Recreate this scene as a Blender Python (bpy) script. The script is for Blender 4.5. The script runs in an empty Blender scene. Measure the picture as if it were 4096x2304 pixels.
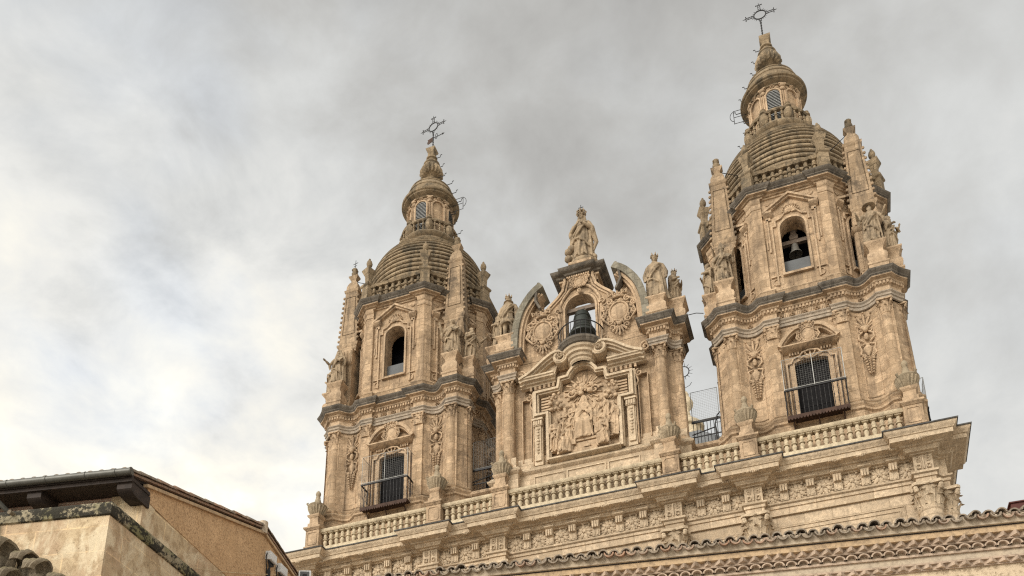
import bpy, bmesh, math, random
from mathutils import Matrix, Vector, noise as mnoise
PI = math.pi
SC = bpy.context.scene
COL = SC.collection
random.seed(7)

# ------------------------------------------------------------------ camera
cam_d = bpy.data.cameras.new("camera")
cam = bpy.data.objects.new("camera", cam_d)
COL.objects.link(cam)
SC.camera = cam
CAM = Vector((9.265, -41.04, 1.6))
PITCH, YAW, ROLL = 0.352909176, 0.350960188, -0.005638657
f0 = Vector((-math.sin(YAW), math.cos(YAW), 0)); r0 = Vector((math.cos(YAW), math.sin(YAW), 0)); u0 = Vector((0, 0, 1))
fw = f0 * math.cos(PITCH) + u0 * math.sin(PITCH)
up = -f0 * math.sin(PITCH) + u0 * math.cos(PITCH)
rt = r0 * math.cos(ROLL) + up * math.sin(ROLL)
up2 = -r0 * math.sin(ROLL) + up * math.cos(ROLL)
M = Matrix((rt, up2, -fw)).transposed().to_4x4()
M.translation = CAM
cam.matrix_world = M
cam_d.sensor_width = 36.0
cam_d.lens = 36.0 * 3952.94 / 4096.0
cam_d.shift_x = 48.48 / 4096.0            # rising front: verticals kept near upright
cam_d.shift_y = 1701.3 / 4096.0
cam_d.clip_start = 0.1
cam_d.clip_end = 3000

# ------------------------------------------------------------------ world, sun, exposure
SUN_EL, SUN_AZ = math.radians(27), math.radians(204)      # azimuth clockwise from +Y; behind the camera
sun_dir = Vector((math.sin(SUN_AZ) * math.cos(SUN_EL), math.cos(SUN_AZ) * math.cos(SUN_EL), math.sin(SUN_EL)))
w = bpy.data.worlds.new("World"); SC.world = w; w.use_nodes = True
nt = w.node_tree; N = nt.nodes; L = nt.links
N.clear()
out = N.new("ShaderNodeOutputWorld"); bg = N.new("ShaderNodeBackground"); L.new(bg.outputs[0], out.inputs[0])
bg.inputs[1].default_value = 0.1
sky = N.new("ShaderNodeTexSky"); sky.sky_type = 'NISHITA'; sky.sun_disc = False
sky.sun_elevation = SUN_EL; sky.sun_rotation = SUN_AZ
tc = N.new("ShaderNodeTexCoord")
def wmath(op, a, b=None, c=None):
    n = N.new("ShaderNodeMath"); n.operation = op
    for i, v in enumerate((a, b, c)):
        if v is None: continue
        if hasattr(v, 'is_output'): L.new(v, n.inputs[i])
        else: n.inputs[i].default_value = v
    return n.outputs[0]
def wdot(v):
    n = N.new("ShaderNodeVectorMath"); n.operation = 'DOT_PRODUCT'
    L.new(tc.outputs['Generated'], n.inputs[0]); n.inputs[1].default_value = Vector(v).normalized(); return n.outputs['Value']
def wnoise(scale, detail, stretch, rough=0.5, dist=0.0, off=(0, 0, 0)):
    m = N.new("ShaderNodeMapping"); L.new(tc.outputs['Generated'], m.inputs[0]); m.inputs['Scale'].default_value = stretch
    m.inputs['Location'].default_value = off
    n = N.new("ShaderNodeTexNoise"); L.new(m.outputs[0], n.inputs['Vector'])
    n.inputs['Scale'].default_value = scale; n.inputs['Detail'].default_value = detail
    n.inputs['Roughness'].default_value = rough; n.inputs['Distortion'].default_value = dist
    return n.outputs[0]
big = wnoise(2.2, 6, (1, 1, 1.2), 0.50, 0.3, (1.35, 6.2, 2.9))
med = wnoise(9.0, 8, (1, 1, 1.5), 0.58, 0.25, (0.3, 5.2, 2.0))
glow = wmath('POWER', wmath('MAXIMUM', wdot((-0.56, 0.66, 0.46)), 0.0), 20.0)      # thin bright cloud low on the left
upz = wdot((0, 0, 1))
val = wmath('ADD', 0.52, wmath('MULTIPLY', wmath('SUBTRACT', 0.80, upz), 0.66))
val = wmath('ADD', val, wmath('MULTIPLY', wmath('SUBTRACT', big, 0.5), 0.40))
val = wmath('ADD', val, wmath('MULTIPLY', wmath('SUBTRACT', med, 0.5), wmath('ADD', 0.34, wmath('MULTIPLY', glow, 0.9))))
val = wmath('ADD', val, wmath('MULTIPLY', glow, 0.30))
front = wmath('POWER', wmath('MAXIMUM', wdot(sun_dir), 0.0), 2.6)                # extra cloud brightness behind the camera, added to light the church front
val = wmath('ADD', wmath('MAXIMUM', val, 0.32), wmath('MULTIPLY', front, 1.75))
ramp = N.new("ShaderNodeValToRGB"); L.new(val, ramp.inputs[0])
e = ramp.color_ramp.elements
e[0].position = 0.3; e[0].color = (0.30, 0.29, 0.275, 1)
e[1].position = 1.0; e[1].color = (0.98, 0.94, 0.83, 1)
for p, c in ((0.5, (0.475, 0.47, 0.45, 1)), (0.66, (0.635, 0.64, 0.625, 1)), (0.8, (0.795, 0.79, 0.755, 1))):
    el = e.new(p); el.color = c
bright = N.new("ShaderNodeVectorMath"); bright.operation = 'SCALE'
L.new(ramp.outputs[0], bright.inputs[0]); L.new(wmath('MULTIPLY', wmath('MAXIMUM', wmath('MULTIPLY', val, 1.0), 1.0), 9.3), bright.inputs['Scale'])
blue = wnoise(3.4, 3, (1, 1, 1.4), 0.5, 0.3, (7.7, 2.2, 5.1))
tint = N.new("ShaderNodeMix"); tint.data_type = 'RGBA'; tint.blend_type = 'MULTIPLY'
mr_ = N.new("ShaderNodeMapRange"); L.new(blue, mr_.inputs[0]); mr_.inputs[1].default_value = 0.5; mr_.inputs[2].default_value = 0.66; mr_.inputs[3].default_value = 0.0; mr_.inputs[4].default_value = 0.95
L.new(wmath('MULTIPLY', mr_.outputs[0], wmath('ADD', 0.15, wmath('MULTIPLY', wmath('POWER', glow, 0.4), 0.85))), tint.inputs[0]); L.new(bright.outputs[0], tint.inputs[6]); tint.inputs[7].default_value = (0.93, 0.985, 1.09, 1)
skys = N.new("ShaderNodeVectorMath"); skys.operation = 'SCALE'; L.new(sky.outputs[0], skys.inputs[0]); skys.inputs['Scale'].default_value = 0.03
addv = N.new("ShaderNodeVectorMath"); addv.operation = 'ADD'; L.new(tint.outputs[2], addv.inputs[0]); L.new(skys.outputs[0], addv.inputs[1])
L.new(addv.outputs[0], bg.inputs[0])
sd = bpy.data.lights.new("sun", 'SUN'); sd.energy = 1.5; sd.angle = math.radians(20); sd.color = (1.0, 0.96, 0.9)
so = bpy.data.objects.new("sun", sd); COL.objects.link(so); so.location = (0, -60, 90)
so.rotation_euler = sun_dir.to_track_quat('Z', 'Y').to_euler()
SC.render.engine = 'CYCLES'
SC.cycles.use_denoising = False
SC.cycles.filter_width = 1.2
SC.view_settings.view_transform = 'Standard'; SC.view_settings.look = 'None'
SC.view_settings.exposure = 0.21; SC.view_settings.gamma = 1.0

# ------------------------------------------------------------------ materials
class NT:
    def __init__(s, name):
        s.m = bpy.data.materials.new(name); s.m.use_nodes = True
        s.t = s.m.node_tree; s.n = s.t.nodes; s.l = s.t.links
        s.b = s.n["Principled BSDF"]
        s.g = s.n.new("ShaderNodeNewGeometry")
    def put(s, sock, v):
        if hasattr(v, 'is_output'): s.l.new(v, sock)
        else: sock.default_value = v
    def math(s, op, a, b=0.0, clamp=False):
        n = s.n.new("ShaderNodeMath"); n.operation = op; n.use_clamp = clamp
        s.put(n.inputs[0], a); s.put(n.inputs[1], b); return n.outputs[0]
    def noise(s, scale, detail=4, stretch=(1, 1, 1), rough=0.55, dist=0.0, vec=None):
        m = s.n.new("ShaderNodeMapping"); s.l.new(vec or s.g.outputs['Position'], m.inputs[0]); m.inputs['Scale'].default_value = stretch
        n = s.n.new("ShaderNodeTexNoise"); s.l.new(m.outputs[0], n.inputs['Vector'])
        n.inputs['Scale'].default_value = scale; n.inputs['Detail'].default_value = detail
        n.inputs['Roughness'].default_value = rough; n.inputs['Distortion'].default_value = dist
        return n.outputs[0]
    def map(s, v, a, b, c=0.0, d=1.0):
        n = s.n.new("ShaderNodeMapRange"); s.put(n.inputs[0], v)
        for i, x in enumerate((a, b, c, d)): n.inputs[i + 1].default_value = x
        return n.outputs[0]
    def mix(s, f, a, b, mode='MIX'):
        n = s.n.new("ShaderNodeMix"); n.data_type = 'RGBA'; n.blend_type = mode
        s.put(n.inputs[0], f)
        for i, v in ((6, a), (7, b)):
            s.put(n.inputs[i], v if hasattr(v, 'is_output') else (v[0], v[1], v[2], 1))
        return n.outputs[2]
    def bump(s, h, strength, dist=0.02, prev=None):
        n = s.n.new("ShaderNodeBump"); s.l.new(h, n.inputs['Height']); n.inputs['Strength'].default_value = strength
        n.inputs['Distance'].default_value = dist
        if prev: s.l.new(prev, n.inputs['Normal'])
        return n.outputs[0]
    def wallvec(s):
        sp = s.n.new("ShaderNodeSeparateXYZ"); s.l.new(s.g.outputs['Position'], sp.inputs[0])
        sn = s.n.new("ShaderNodeSeparateXYZ"); s.l.new(s.g.outputs['True Normal'], sn.inputs[0])
        ax = s.math('ABSOLUTE', sn.outputs[0]); ay = s.math('ABSOLUTE', sn.outputs[1])
        f = s.math('GREATER_THAN', ax, s.math('MULTIPLY', ay, 1.02))
        mx = s.n.new("ShaderNodeMix"); s.put(mx.inputs[0], f); s.put(mx.inputs[2], sp.outputs[0]); s.put(mx.inputs[3], sp.outputs[1])
        c = s.n.new("ShaderNodeCombineXYZ"); s.l.new(mx.outputs[0], c.inputs[0]); s.l.new(sp.outputs[2], c.inputs[1])
        return c.outputs[0]
    def brick(s, vec, w_, h_, mortar, c1, c2, cm, off=0.5, bias=0.0, smooth=0.1):
        n = s.n.new("ShaderNodeTexBrick"); s.l.new(vec, n.inputs['Vector'])
        n.inputs['Scale'].default_value = 1.0; n.inputs['Brick Width'].default_value = w_; n.inputs['Row Height'].default_value = h_
        n.inputs['Mortar Size'].default_value = mortar; n.inputs['Mortar Smooth'].default_value = smooth; n.inputs['Bias'].default_value = bias
        n.offset = off
        for k, c in (('Color1', c1), ('Color2', c2), ('Mortar', cm)): n.inputs[k].default_value = (c[0], c[1], c[2], 1)
        return n
    def up(s):
        sn = s.n.new("ShaderNodeSeparateXYZ"); s.l.new(s.g.outputs['Normal'], sn.inputs[0]); return sn.outputs[2]
    def done(s, col, rough=0.9, nrm=None, metal=0.0, spec=0.25):
        s.put(s.b.inputs['Base Color'], col if hasattr(col, 'is_output') else (col[0], col[1], col[2], 1))
        s.put(s.b.inputs['Roughness'], rough); s.b.inputs['Metallic'].default_value = metal
        s.b.inputs['Specular IOR Level'].default_value = spec
        if nrm: s.l.new(nrm, s.b.inputs['Normal'])
        return s.m

def stone(name, ca, cb, cdark, blocks=None, dark=0.45, lichen=0.5, fine=1.0, mort=0.62, streak=1.0, lich=(0.10, 0.095, 0.06), msize=0.022):
    s = NT(name)
    n1 = s.noise(0.7, 7, (1, 1, 0.7), 0.62, 0.4)
    col = s.mix(s.map(n1, 0.38, 0.62), ca, cb)
    n7 = s.noise(0.28, 3, (1, 1, 0.8), 0.5)
    col = s.mix(s.map(n7, 0.42, 0.60, 0.0, 0.32), col, [ca[0] * 0.70, ca[1] * 0.72, ca[2] * 0.76])      # greyer, dirtier stretches
    hgt = None
    if blocks:
        v = s.wallvec()
        b = s.brick(v, blocks[0], blocks[1], msize, (0.66, 0.63, 0.59), (1.16, 1.15, 1.14), (mort, mort * 0.96, mort * 0.9))
        col = s.mix(0.9, col, b.outputs[0], 'MULTIPLY'); hgt = b.outputs['Fac']
    n2 = s.noise(6.0, 9, (1, 1, 1), 0.68)
    col = s.mix(s.map(n2, 0.40, 0.62, 0.0, 0.8), col, [c * 0.60 for c in ca])
    n6 = s.noise(3.3, 6, (1, 1, 1), 0.6, 0.6)
    col = s.mix(s.map(n6, 0.56, 0.70, 0.0, 0.55), col, [min(1, c * 1.22 + 0.02) for c in ca])      # pale worn patches
    n3 = s.noise(2.6, 6, (1, 1, 0.14), 0.62, 0.2)                                   # run-off streaks
    col = s.mix(s.map(n3, 0.50, 0.68, 0.0, min(1, dark * streak * 1.3)), col, cdark)
    n4 = s.noise(1.3, 8, (1, 1, 1), 0.72)
    col = s.mix(s.map(n4, 0.54, 0.66, 0.0, min(1, dark * 1.35)), col, cdark)
    if lichen:
        u = s.map(s.up(), 0.25, 0.8)
        n5 = s.noise(4.0, 5, (1, 1, 1), 0.6)
        col = s.mix(s.math('MULTIPLY', s.math('MULTIPLY', u, s.map(n5, 0.3, 0.6)), lichen), col, lich)
    nf = s.noise(22.0, 6, (1, 1, 1), 0.7)
    nb = s.bump(nf, 0.45 * fine, 0.04)
    nb = s.bump(n2, 0.55 * fine, 0.10, nb)
    if hgt: nb = s.bump(s.math('SUBTRACT', 1.0, hgt), 0.6, 0.015, nb)
    return s.done(col, 0.92, nb)

MT = {}
MT['ochre'] = stone('ochre_sandstone_blocks', (0.57, 0.412, 0.268), (0.45, 0.316, 0.20), (0.175, 0.124, 0.082), (0.78, 0.40), 0.58, 0.5, mort=0.64, msize=0.018)
MT['carve'] = stone('carved_ochre_sandstone', (0.58, 0.42, 0.275), (0.455, 0.322, 0.206), (0.16, 0.114, 0.076), None, 0.56, 0.5)
MT['pale'] = stone('pale_carved_sandstone', (0.66, 0.52, 0.365), (0.565, 0.437, 0.30), (0.30, 0.23, 0.158), None, 0.38, 0.35)
MT['paleblk'] = stone('pale_sandstone_blocks', (0.65, 0.51, 0.36), (0.555, 0.425, 0.293), (0.31, 0.24, 0.165), (1.05, 0.46), 0.36, 0.4, mort=0.66)
MT['cream'] = stone('cream_limestone', (0.66, 0.545, 0.38), (0.57, 0.46, 0.315), (0.30, 0.24, 0.165), None, 0.36, 0.3)
MT['pinn'] = stone('stained_brown_obelisk_stone', (0.48, 0.35, 0.228), (0.37, 0.266, 0.172), (0.12, 0.09, 0.063), (0.8, 0.42), 0.72, 0.5, mort=0.66)
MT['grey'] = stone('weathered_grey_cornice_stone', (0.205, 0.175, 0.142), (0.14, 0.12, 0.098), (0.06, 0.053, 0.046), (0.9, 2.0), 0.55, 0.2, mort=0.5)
MT['blueg'] = stone('bluish_grey_frieze_stone', (0.43, 0.345, 0.26), (0.34, 0.285, 0.225), (0.15, 0.13, 0.11), None, 0.40, 0.2)
MT['horn'] = stone('grey_brown_coping_stone', (0.29, 0.26, 0.20), (0.22, 0.20, 0.158), (0.10, 0.092, 0.075), (0.7, 0.5), 0.5, 0.3)
MT['dome'] = stone('lichened_dome_stone', (0.37, 0.28, 0.18), (0.265, 0.20, 0.13), (0.085, 0.07, 0.05), (0.8, 0.3), 0.72, 0.5, mort=0.5, lich=(0.14, 0.12, 0.08))
MT['statue'] = stone('statue_sandstone', (0.43, 0.325, 0.215), (0.32, 0.24, 0.158), (0.10, 0.078, 0.056), None, 0.62, 0.45, 0.7)
MT['urn'] = stone('lichened_urn_stone', (0.44, 0.35, 0.24), (0.33, 0.265, 0.18), (0.13, 0.112, 0.08), None, 0.5, 0.4, lich=(0.23, 0.20, 0.135))
MT['lead'] = stone('dark_lead_flashing', (0.11, 0.105, 0.10), (0.16, 0.155, 0.145), (0.06, 0.058, 0.055), None, 0.4, 0.3)
MT['relief'] = stone('relief_sandstone', (0.60, 0.44, 0.29), (0.49, 0.352, 0.228), (0.205, 0.148, 0.098), None, 0.45, 0.3, 0.7)
MT['crest'] = stone('old_carved_grey_stone', (0.31, 0.25, 0.175), (0.21, 0.17, 0.12), (0.085, 0.07, 0.052), None, 0.6, 0.5, 1.2, lich=(0.22, 0.195, 0.09))
def simple(name, c, rough=0.6, metal=0.0, var=0.3, sc=5.0, bump=0.1, spec=0.3):
    s = NT(name); n = s.noise(sc, 5)
    col = s.mix(s.map(n, 0.35, 0.7), c, [x * (1 - var) for x in c])
    return s.done(col, rough, s.bump(s.noise(sc * 6, 4), bump, 0.01), metal, spec)
MT['iron'] = simple('black_wrought_iron', (0.028, 0.027, 0.028), 0.55, 0.3)
MT['rust'] = simple('rusty_iron', (0.075, 0.042, 0.03), 0.8, 0.1, 0.5)
MT['bell'] = simple('dark_bronze', (0.045, 0.05, 0.045), 0.45, 0.5, 0.4)
MT['oldbell'] = simple('dull_grey_bronze', (0.17, 0.16, 0.14), 0.6, 0.2)
MT['wire'] = simple('grey_galvanised_wire', (0.40, 0.40, 0.38), 0.5, 0.2)
MT['mesh'] = simple('grey_wire_mesh', (0.30, 0.30, 0.29), 0.6, 0.2)
MT['dark'] = simple('belfry_interior_shade', (0.010, 0.010, 0.013), 0.9, 0.0, 0.4, 2.0, 0.1, 0.1)  # near-black colour stands in for the shade inside the belfry
MT['door'] = simple('dark_door_leaf_and_shade', (0.016, 0.015, 0.016), 0.8, 0.0, 0.5, 4.0, 0.1, 0.1)  # door leaf, with the darkness of the interior put into its colour
MT['panelglass'] = simple('smoked_plastic_panel', (0.13, 0.135, 0.14), 0.6, 0.0, 0.25, 2.0, 0.02, 0.15)
MT['louvre'] = simple('pale_grey_slats', (0.55, 0.55, 0.54), 0.6, 0.0, 0.15)
MT['slate'] = simple('grey_slate', (0.16, 0.165, 0.17), 0.6, 0.0, 0.3)
MT['wood'] = simple('dark_brown_wood', (0.045, 0.032, 0.026), 0.7, 0.0, 0.6, 6.0, 0.4)
MT['redmetal'] = simple('dark_red_metal_sheet', (0.085, 0.022, 0.016), 0.5, 0.0, 0.25)
MT['gutter'] = simple('grey_zinc_gutter', (0.125, 0.122, 0.11), 0.45, 0.4, 0.25)
MT['white'] = simple('white_plastic_box', (0.66, 0.67, 0.68), 0.45, 0.0, 0.08)
MT['black'] = simple('black_rubber_cable', (0.012, 0.012, 0.013), 0.6, 0.0, 0.2)
MT['cord'] = simple('pale_cord', (0.62, 0.50, 0.32), 0.8, 0.0, 0.2)
MT['beamwood'] = simple('grey_brown_weathered_timber', (0.21, 0.165, 0.13), 0.85, 0.0, 0.4)
def mk_stucco(name, ca, cb, cd, grain):
    s = NT(name)
    col = s.mix(s.map(s.noise(0.8, 5), 0.35, 0.65), ca, cb)
    col = s.mix(s.map(s.noise(3.0, 5, (1, 1, 0.12)), 0.55, 0.75, 0, 0.35), col, cd)
    g = s.noise(grain, 5, (1, 1, 1), 0.75)
    col = s.mix(s.map(g, 0.49, 0.60, 0, 0.8), col, cd)
    col = s.mix(s.map(s.noise(1.1, 6), 0.54, 0.70, 0, 0.5), col, [c * 1.25 for c in ca])
    return s.done(col, 0.95, s.bump(g, 0.7, 0.025))
MT['orange'] = mk_stucco('orange_stucco', (0.60, 0.405, 0.235), (0.52, 0.342, 0.19), (0.29, 0.178, 0.098), 17.0)
MT['beige'] = mk_stucco('beige_rough_render', (0.58, 0.46, 0.325), (0.51, 0.40, 0.28), (0.24, 0.175, 0.11), 11.0)
def mk_tile(name, ca, cb, cd):
    s = NT(name)
    col = s.mix(s.map(s.noise(2.3, 5), 0.35, 0.65), ca, cb)
    oi = s.n.new('ShaderNodeObjectInfo'); col = s.mix(s.map(oi.outputs['Random'], 0, 1, 0.0, 0.6), col, [min(1, c * 1.5 + .03) for c in cb])
    col = s.mix(s.map(s.noise(9, 7, (1, 1, 1), 0.7), 0.45, 0.65, 0, 0.85), col, cd)
    return s.done(col, 0.9, s.bump(s.noise(40, 5), 0.5, 0.01))
MT['tile'] = mk_tile('weathered_clay_roof_tile', (0.36, 0.20, 0.125), (0.27, 0.20, 0.15), (0.12, 0.10, 0.08))
MT['tiledark'] = mk_tile('grey_lichened_roof_tile', (0.275, 0.215, 0.16), (0.21, 0.172, 0.132), (0.10, 0.084, 0.066))
MT['eavebrick'] = mk_tile('pinkish_eave_brick', (0.43, 0.32, 0.24), (0.36, 0.275, 0.205), (0.21, 0.155, 0.115))
MT['ybrick'] = mk_tile('yellow_ochre_brick', (0.47, 0.335, 0.20), (0.40, 0.285, 0.175), (0.25, 0.18, 0.12))
MT['mortar'] = mk_tile('pale_lime_mortar', (0.46, 0.37, 0.265), (0.40, 0.33, 0.25), (0.28, 0.22, 0.165))
def mk_brick():
    s = NT('narrow_red_brick')
    b = s.brick(s.wallvec(), 0.27, 0.058, 0.012, (0.46, 0.29, 0.215), (0.36, 0.23, 0.175), (0.55, 0.44, 0.34))
    col = s.mix(s.map(s.noise(5, 5), 0.4, 0.7, 0, 0.5), b.outputs[0], (0.17, 0.12, 0.09))
    return s.done(col, 0.95, s.bump(s.math('SUBTRACT', 1.0, b.outputs['Fac']), 0.7, 0.02))
MT['brick'] = mk_brick()
def mk_moss():
    s = NT('blackened_mossy_stone')
    a = s.noise(2.4, 9, (1, 1, 1), 0.68, 0.5); b = s.noise(11, 6, (1, 1, 1), 0.7)
    col = s.mix(s.map(b, 0.4, 0.62), (0.34, 0.29, 0.20), (0.20, 0.17, 0.115))
    col = s.mix(s.map(s.noise(1.3, 5), 0.5, 0.62), col, (0.19, 0.175, 0.09))
    col = s.mix(s.map(s.math('ADD', a, s.math('MULTIPLY', s.math('SUBTRACT', b, 0.5), 0.45)), 0.44, 0.50, 0.0, 0.94), col, (0.024, 0.022, 0.018))
    return s.done(col, 0.95, s.bump(b, 0.8, 0.03, s.bump(a, 0.8, 0.08)))
MT['mossband'] = mk_moss()
def mk_hstone():
    s = NT('large_house_stone_blocks'); v = s.wallvec()
    br = s.brick(v, 1.42, 0.60, 0.016, (0.84, 0.80, 0.76), (1.10, 1.09, 1.06), (1.30, 1.24, 1.12))
    col = s.mix(s.map(s.noise(0.9, 6), 0.40, 0.60), (0.58, 0.465, 0.31), (0.50, 0.375, 0.255))
    col = s.mix(0.9, col, br.outputs[0], 'MULTIPLY')
    a = s.noise(4.2, 9, (1, 1, 0.8), 0.70, 0.4)
    col = s.mix(s.map(a, 0.47, 0.60, 0.0, 0.75), col, (0.33, 0.235, 0.14))
    col = s.mix(s.map(s.noise(2.1, 8, (1, 1, 0.6), 0.66, 0.6), 0.51, 0.62, 0.0, 0.7), col, (0.70, 0.60, 0.43))
    col = s.mix(s.map(s.noise(14, 6, (1, 1, 1), 0.7), 0.60, 0.68, 0.0, 0.7), col, (0.16, 0.115, 0.07))
    return s.done(col, 0.93, s.bump(a, 0.6, 0.05, s.bump(s.noise(30, 5), 0.5, 0.012)))
MT['hstone'] = mk_hstone()
def mk_ground():
    s = NT('granite_street_paving')
    b = s.brick(s.g.outputs['Position'], 0.9, 0.45, 0.012, (0.52, 0.48, 0.42), (0.45, 0.41, 0.36), (0.2, 0.18, 0.16))
    col = s.mix(s.map(s.noise(0.4, 6), 0.4, 0.7, 0, 0.5), b.outputs[0], (0.33, 0.3, 0.26))
    return s.done(col, 0.85, s.bump(s.noise(30, 4), 0.3, 0.01))
MT['ground'] = mk_ground()

# ------------------------------------------------------------------ mesh helpers
class MB:
    def __init__(s): s.v = []; s.f = []
    def add(s, vs, fs):
        o = len(s.v); s.v += [tuple(v) for v in vs]; s.f += [tuple(i + o for i in f) for f in fs]; return s
    def merge(s, o, Mx=None):
        return s.add([Mx @ Vector(v) for v in o.v] if Mx else o.v, o.f)
    def xf(s, Mx): s.v = [tuple(Mx @ Vector(v)) for v in s.v]; return s
def T(x=0, y=0, z=0, rz=0, s=1.0):
    sc = Matrix.Diagonal((s, s, s, 1)) if not isinstance(s, tuple) else Matrix.Diagonal((s[0], s[1], s[2], 1))
    return Matrix.Translation((x, y, z)) @ Matrix.Rotation(rz, 4, 'Z') @ sc
def link(name, me, parent=None, loc=(0, 0, 0), rz=0, scale=None):
    o = bpy.data.objects.new(name, me); COL.objects.link(o); o.location = loc; o.rotation_euler = (0, 0, rz)
    if scale: o.scale = scale
    if parent: o.parent = parent
    return o
def mesh(name, mb, mat, ang=35):
    me = bpy.data.meshes.new(name); me.from_pydata(mb.v, [], mb.f)
    bm = bmesh.new(); bm.from_mesh(me); bmesh.ops.recalc_face_normals(bm, faces=bm.faces); bm.to_mesh(me); bm.free()
    me.materials.append(MT[mat])
    if ang: me.shade_smooth(); me.set_sharp_from_angle(angle=math.radians(ang))
    return me
def part(name, mb, mat, parent=None, loc=(0, 0, 0), rz=0, ang=35, scale=None):
    return link(name, mesh(name, mb, mat, ang), parent, loc, rz, scale)
def thing(name, label, cat, loc=(0, 0, 0), rz=0, group=None):
    return tag(link(name, None, None, loc, rz), label, cat, group)
def tag(o, label, cat, group=None):
    o['label'] = label; o['category'] = cat
    if group: o['group'] = group
    return o
def copy_tree(o, parent=None):
    c = o.copy(); COL.objects.link(c); c.parent = parent
    for ch in list(o.children): copy_tree(ch, c)
    return c

def box(mb, x0, x1, y0, y1, z0, z1):
    return mb.add([(x0, y0, z0), (x1, y0, z0), (x1, y1, z0), (x0, y1, z0), (x0, y0, z1), (x1, y0, z1), (x1, y1, z1), (x0, y1, z1)],
                  [(0, 3, 2, 1), (4, 5, 6, 7), (0, 1, 5, 4), (1, 2, 6, 5), (2, 3, 7, 6), (3, 0, 4, 7)])
def prism(mb, poly, a0, a1, axis='y'):
    n = len(poly)
    P = {'y': lambda p, a: (p[0], a, p[1]), 'x': lambda p, a: (a, p[0], p[1]), 'z': lambda p, a: (p[0], p[1], a)}[axis]
    vs = [P(p, a0) for p in poly] + [P(p, a1) for p in poly]
    return mb.add(vs, [tuple(range(n)), tuple(range(2 * n - 1, n - 1, -1))] + [(i, (i + 1) % n, n + (i + 1) % n, n + i) for i in range(n)])
def lathe(mb, prof, seg=16, cx=0, cy=0, a0=0.0, flute=None, sy=1.0, arc=None, cap=True):
    vs = []; fs = []; m = len(prof); full = arc is None
    ns = seg if full else seg + 1
    for j in range(ns):
        a = a0 + (2 * PI if full else arc) * j / seg
        for i, (r, z) in enumerate(prof):
            q = r
            if flute and flute[2] <= z <= flute[3]: q = r * (1 + flute[1] * (abs(math.cos(a * flute[0] / 2)) - 0.5))
            vs.append((cx + q * math.cos(a), cy + q * math.sin(a) * sy, z))
    for j in range(seg):
        k = (j + 1) % ns
        for i in range(m - 1): fs.append((j * m + i, k * m + i, k * m + i + 1, j * m + i + 1))
    if cap and full:
        if prof[0][0] > 1e-4: fs.append(tuple(j * m for j in range(ns))[::-1])
        if prof[-1][0] > 1e-4: fs.append(tuple(j * m + m - 1 for j in range(ns)))
    return mb.add(vs, fs)
def offs(path, d, closed=False):
    n = len(path); out = []
    for i in range(n):
        p = Vector(path[i])
        nb = []
        for a, b in ((i - 1, i), (i, i + 1)):
            if not closed and (a < 0 or b >= n): continue
            e = Vector(path[b % n]) - Vector(path[a % n])
            if e.length < 1e-6: continue
            e.normalize(); nb.append(Vector((e.y, -e.x)))
        if len(nb) == 1: m = nb[0]
        else:
            m = nb[0] + nb[1]; k = 1 + nb[0].dot(nb[1]); m = m / max(k, 0.35)
        out.append(p + m * d)
    return out
def sweep(mb, path, prof, closed=False):
    n = len(path); m = len(prof)
    rows = [offs(path, d, closed) for d, z in prof]
    vs = [(rows[i][j].x, rows[i][j].y, prof[i][1]) for j in range(n) for i in range(m)]
    fs = [(j * m + i, ((j + 1) % n) * m + i, ((j + 1) % n) * m + i + 1, j * m + i + 1) for j in range(n if closed else n - 1) for i in range(m - 1)]
    if not closed: fs += [tuple(range(m)), tuple((n - 1) * m + i for i in range(m))[::-1]]
    return mb.add(vs, fs)
def tube(mb, pts, r, seg=6, cap=True):
    pts = [Vector(p) for p in pts]; n = len(pts)
    rs = r if isinstance(r, (list, tuple)) else [r] * n
    vs = []; ref = None
    for i, p in enumerate(pts):
        t = (pts[min(i + 1, n - 1)] - pts[max(i - 1, 0)])
        t = t.normalized() if t.length > 1e-9 else Vector((0, 0, 1))
        if ref is None: ref = Vector((0, 0, 1)) if abs(t.z) < 0.9 else Vector((1, 0, 0))
        a = (ref - t * ref.dot(t)); a = a.normalized() if a.length > 1e-6 else t.orthogonal().normalized()
        ref = a; b = t.cross(a)
        for k in range(seg):
            an = 2 * PI * k / seg
            vs.append(p + (a * math.cos(an) + b * math.sin(an)) * rs[i])
    fs = [(i * seg + k, i * seg + (k + 1) % seg, (i + 1) * seg + (k + 1) % seg, (i + 1) * seg + k) for i in range(n - 1) for k in range(seg)]
    if cap: fs += [tuple(range(seg))[::-1], tuple((n - 1) * seg + k for k in range(seg))]
    return mb.add(vs, fs)
def ell(mb, c, r, seg=10, rings=6, Mx=None):
    vs = []; fs = []
    if not isinstance(r, (tuple, list)): r = (r, r, r)
    for i in range(rings + 1):
        ph = PI * i / rings - PI / 2
        for j in range(seg):
            a = 2 * PI * j / seg
            p = Vector((r[0] * math.cos(ph) * math.cos(a), r[1] * math.cos(ph) * math.sin(a), r[2] * math.sin(ph)))
            vs.append((Mx @ p if Mx else p) + Vector(c))
    for i in range(rings):
        for j in range(seg): fs.append((i * seg + j, i * seg + (j + 1) % seg, (i + 1) * seg + (j + 1) % seg, (i + 1) * seg + j))
    return mb.add(vs, fs)
def ring(mb, c, rx, rz, t, seg=24, y0=0, arc=(0, 2 * PI), ts=6):
    n = seg + 1
    return tube(mb, [(c[0] + rx * math.cos(arc[0] + (arc[1] - arc[0]) * i / seg), c[1], c[2] + rz * math.sin(arc[0] + (arc[1] - arc[0]) * i / seg)) for i in range(n)], t, ts)
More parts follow.
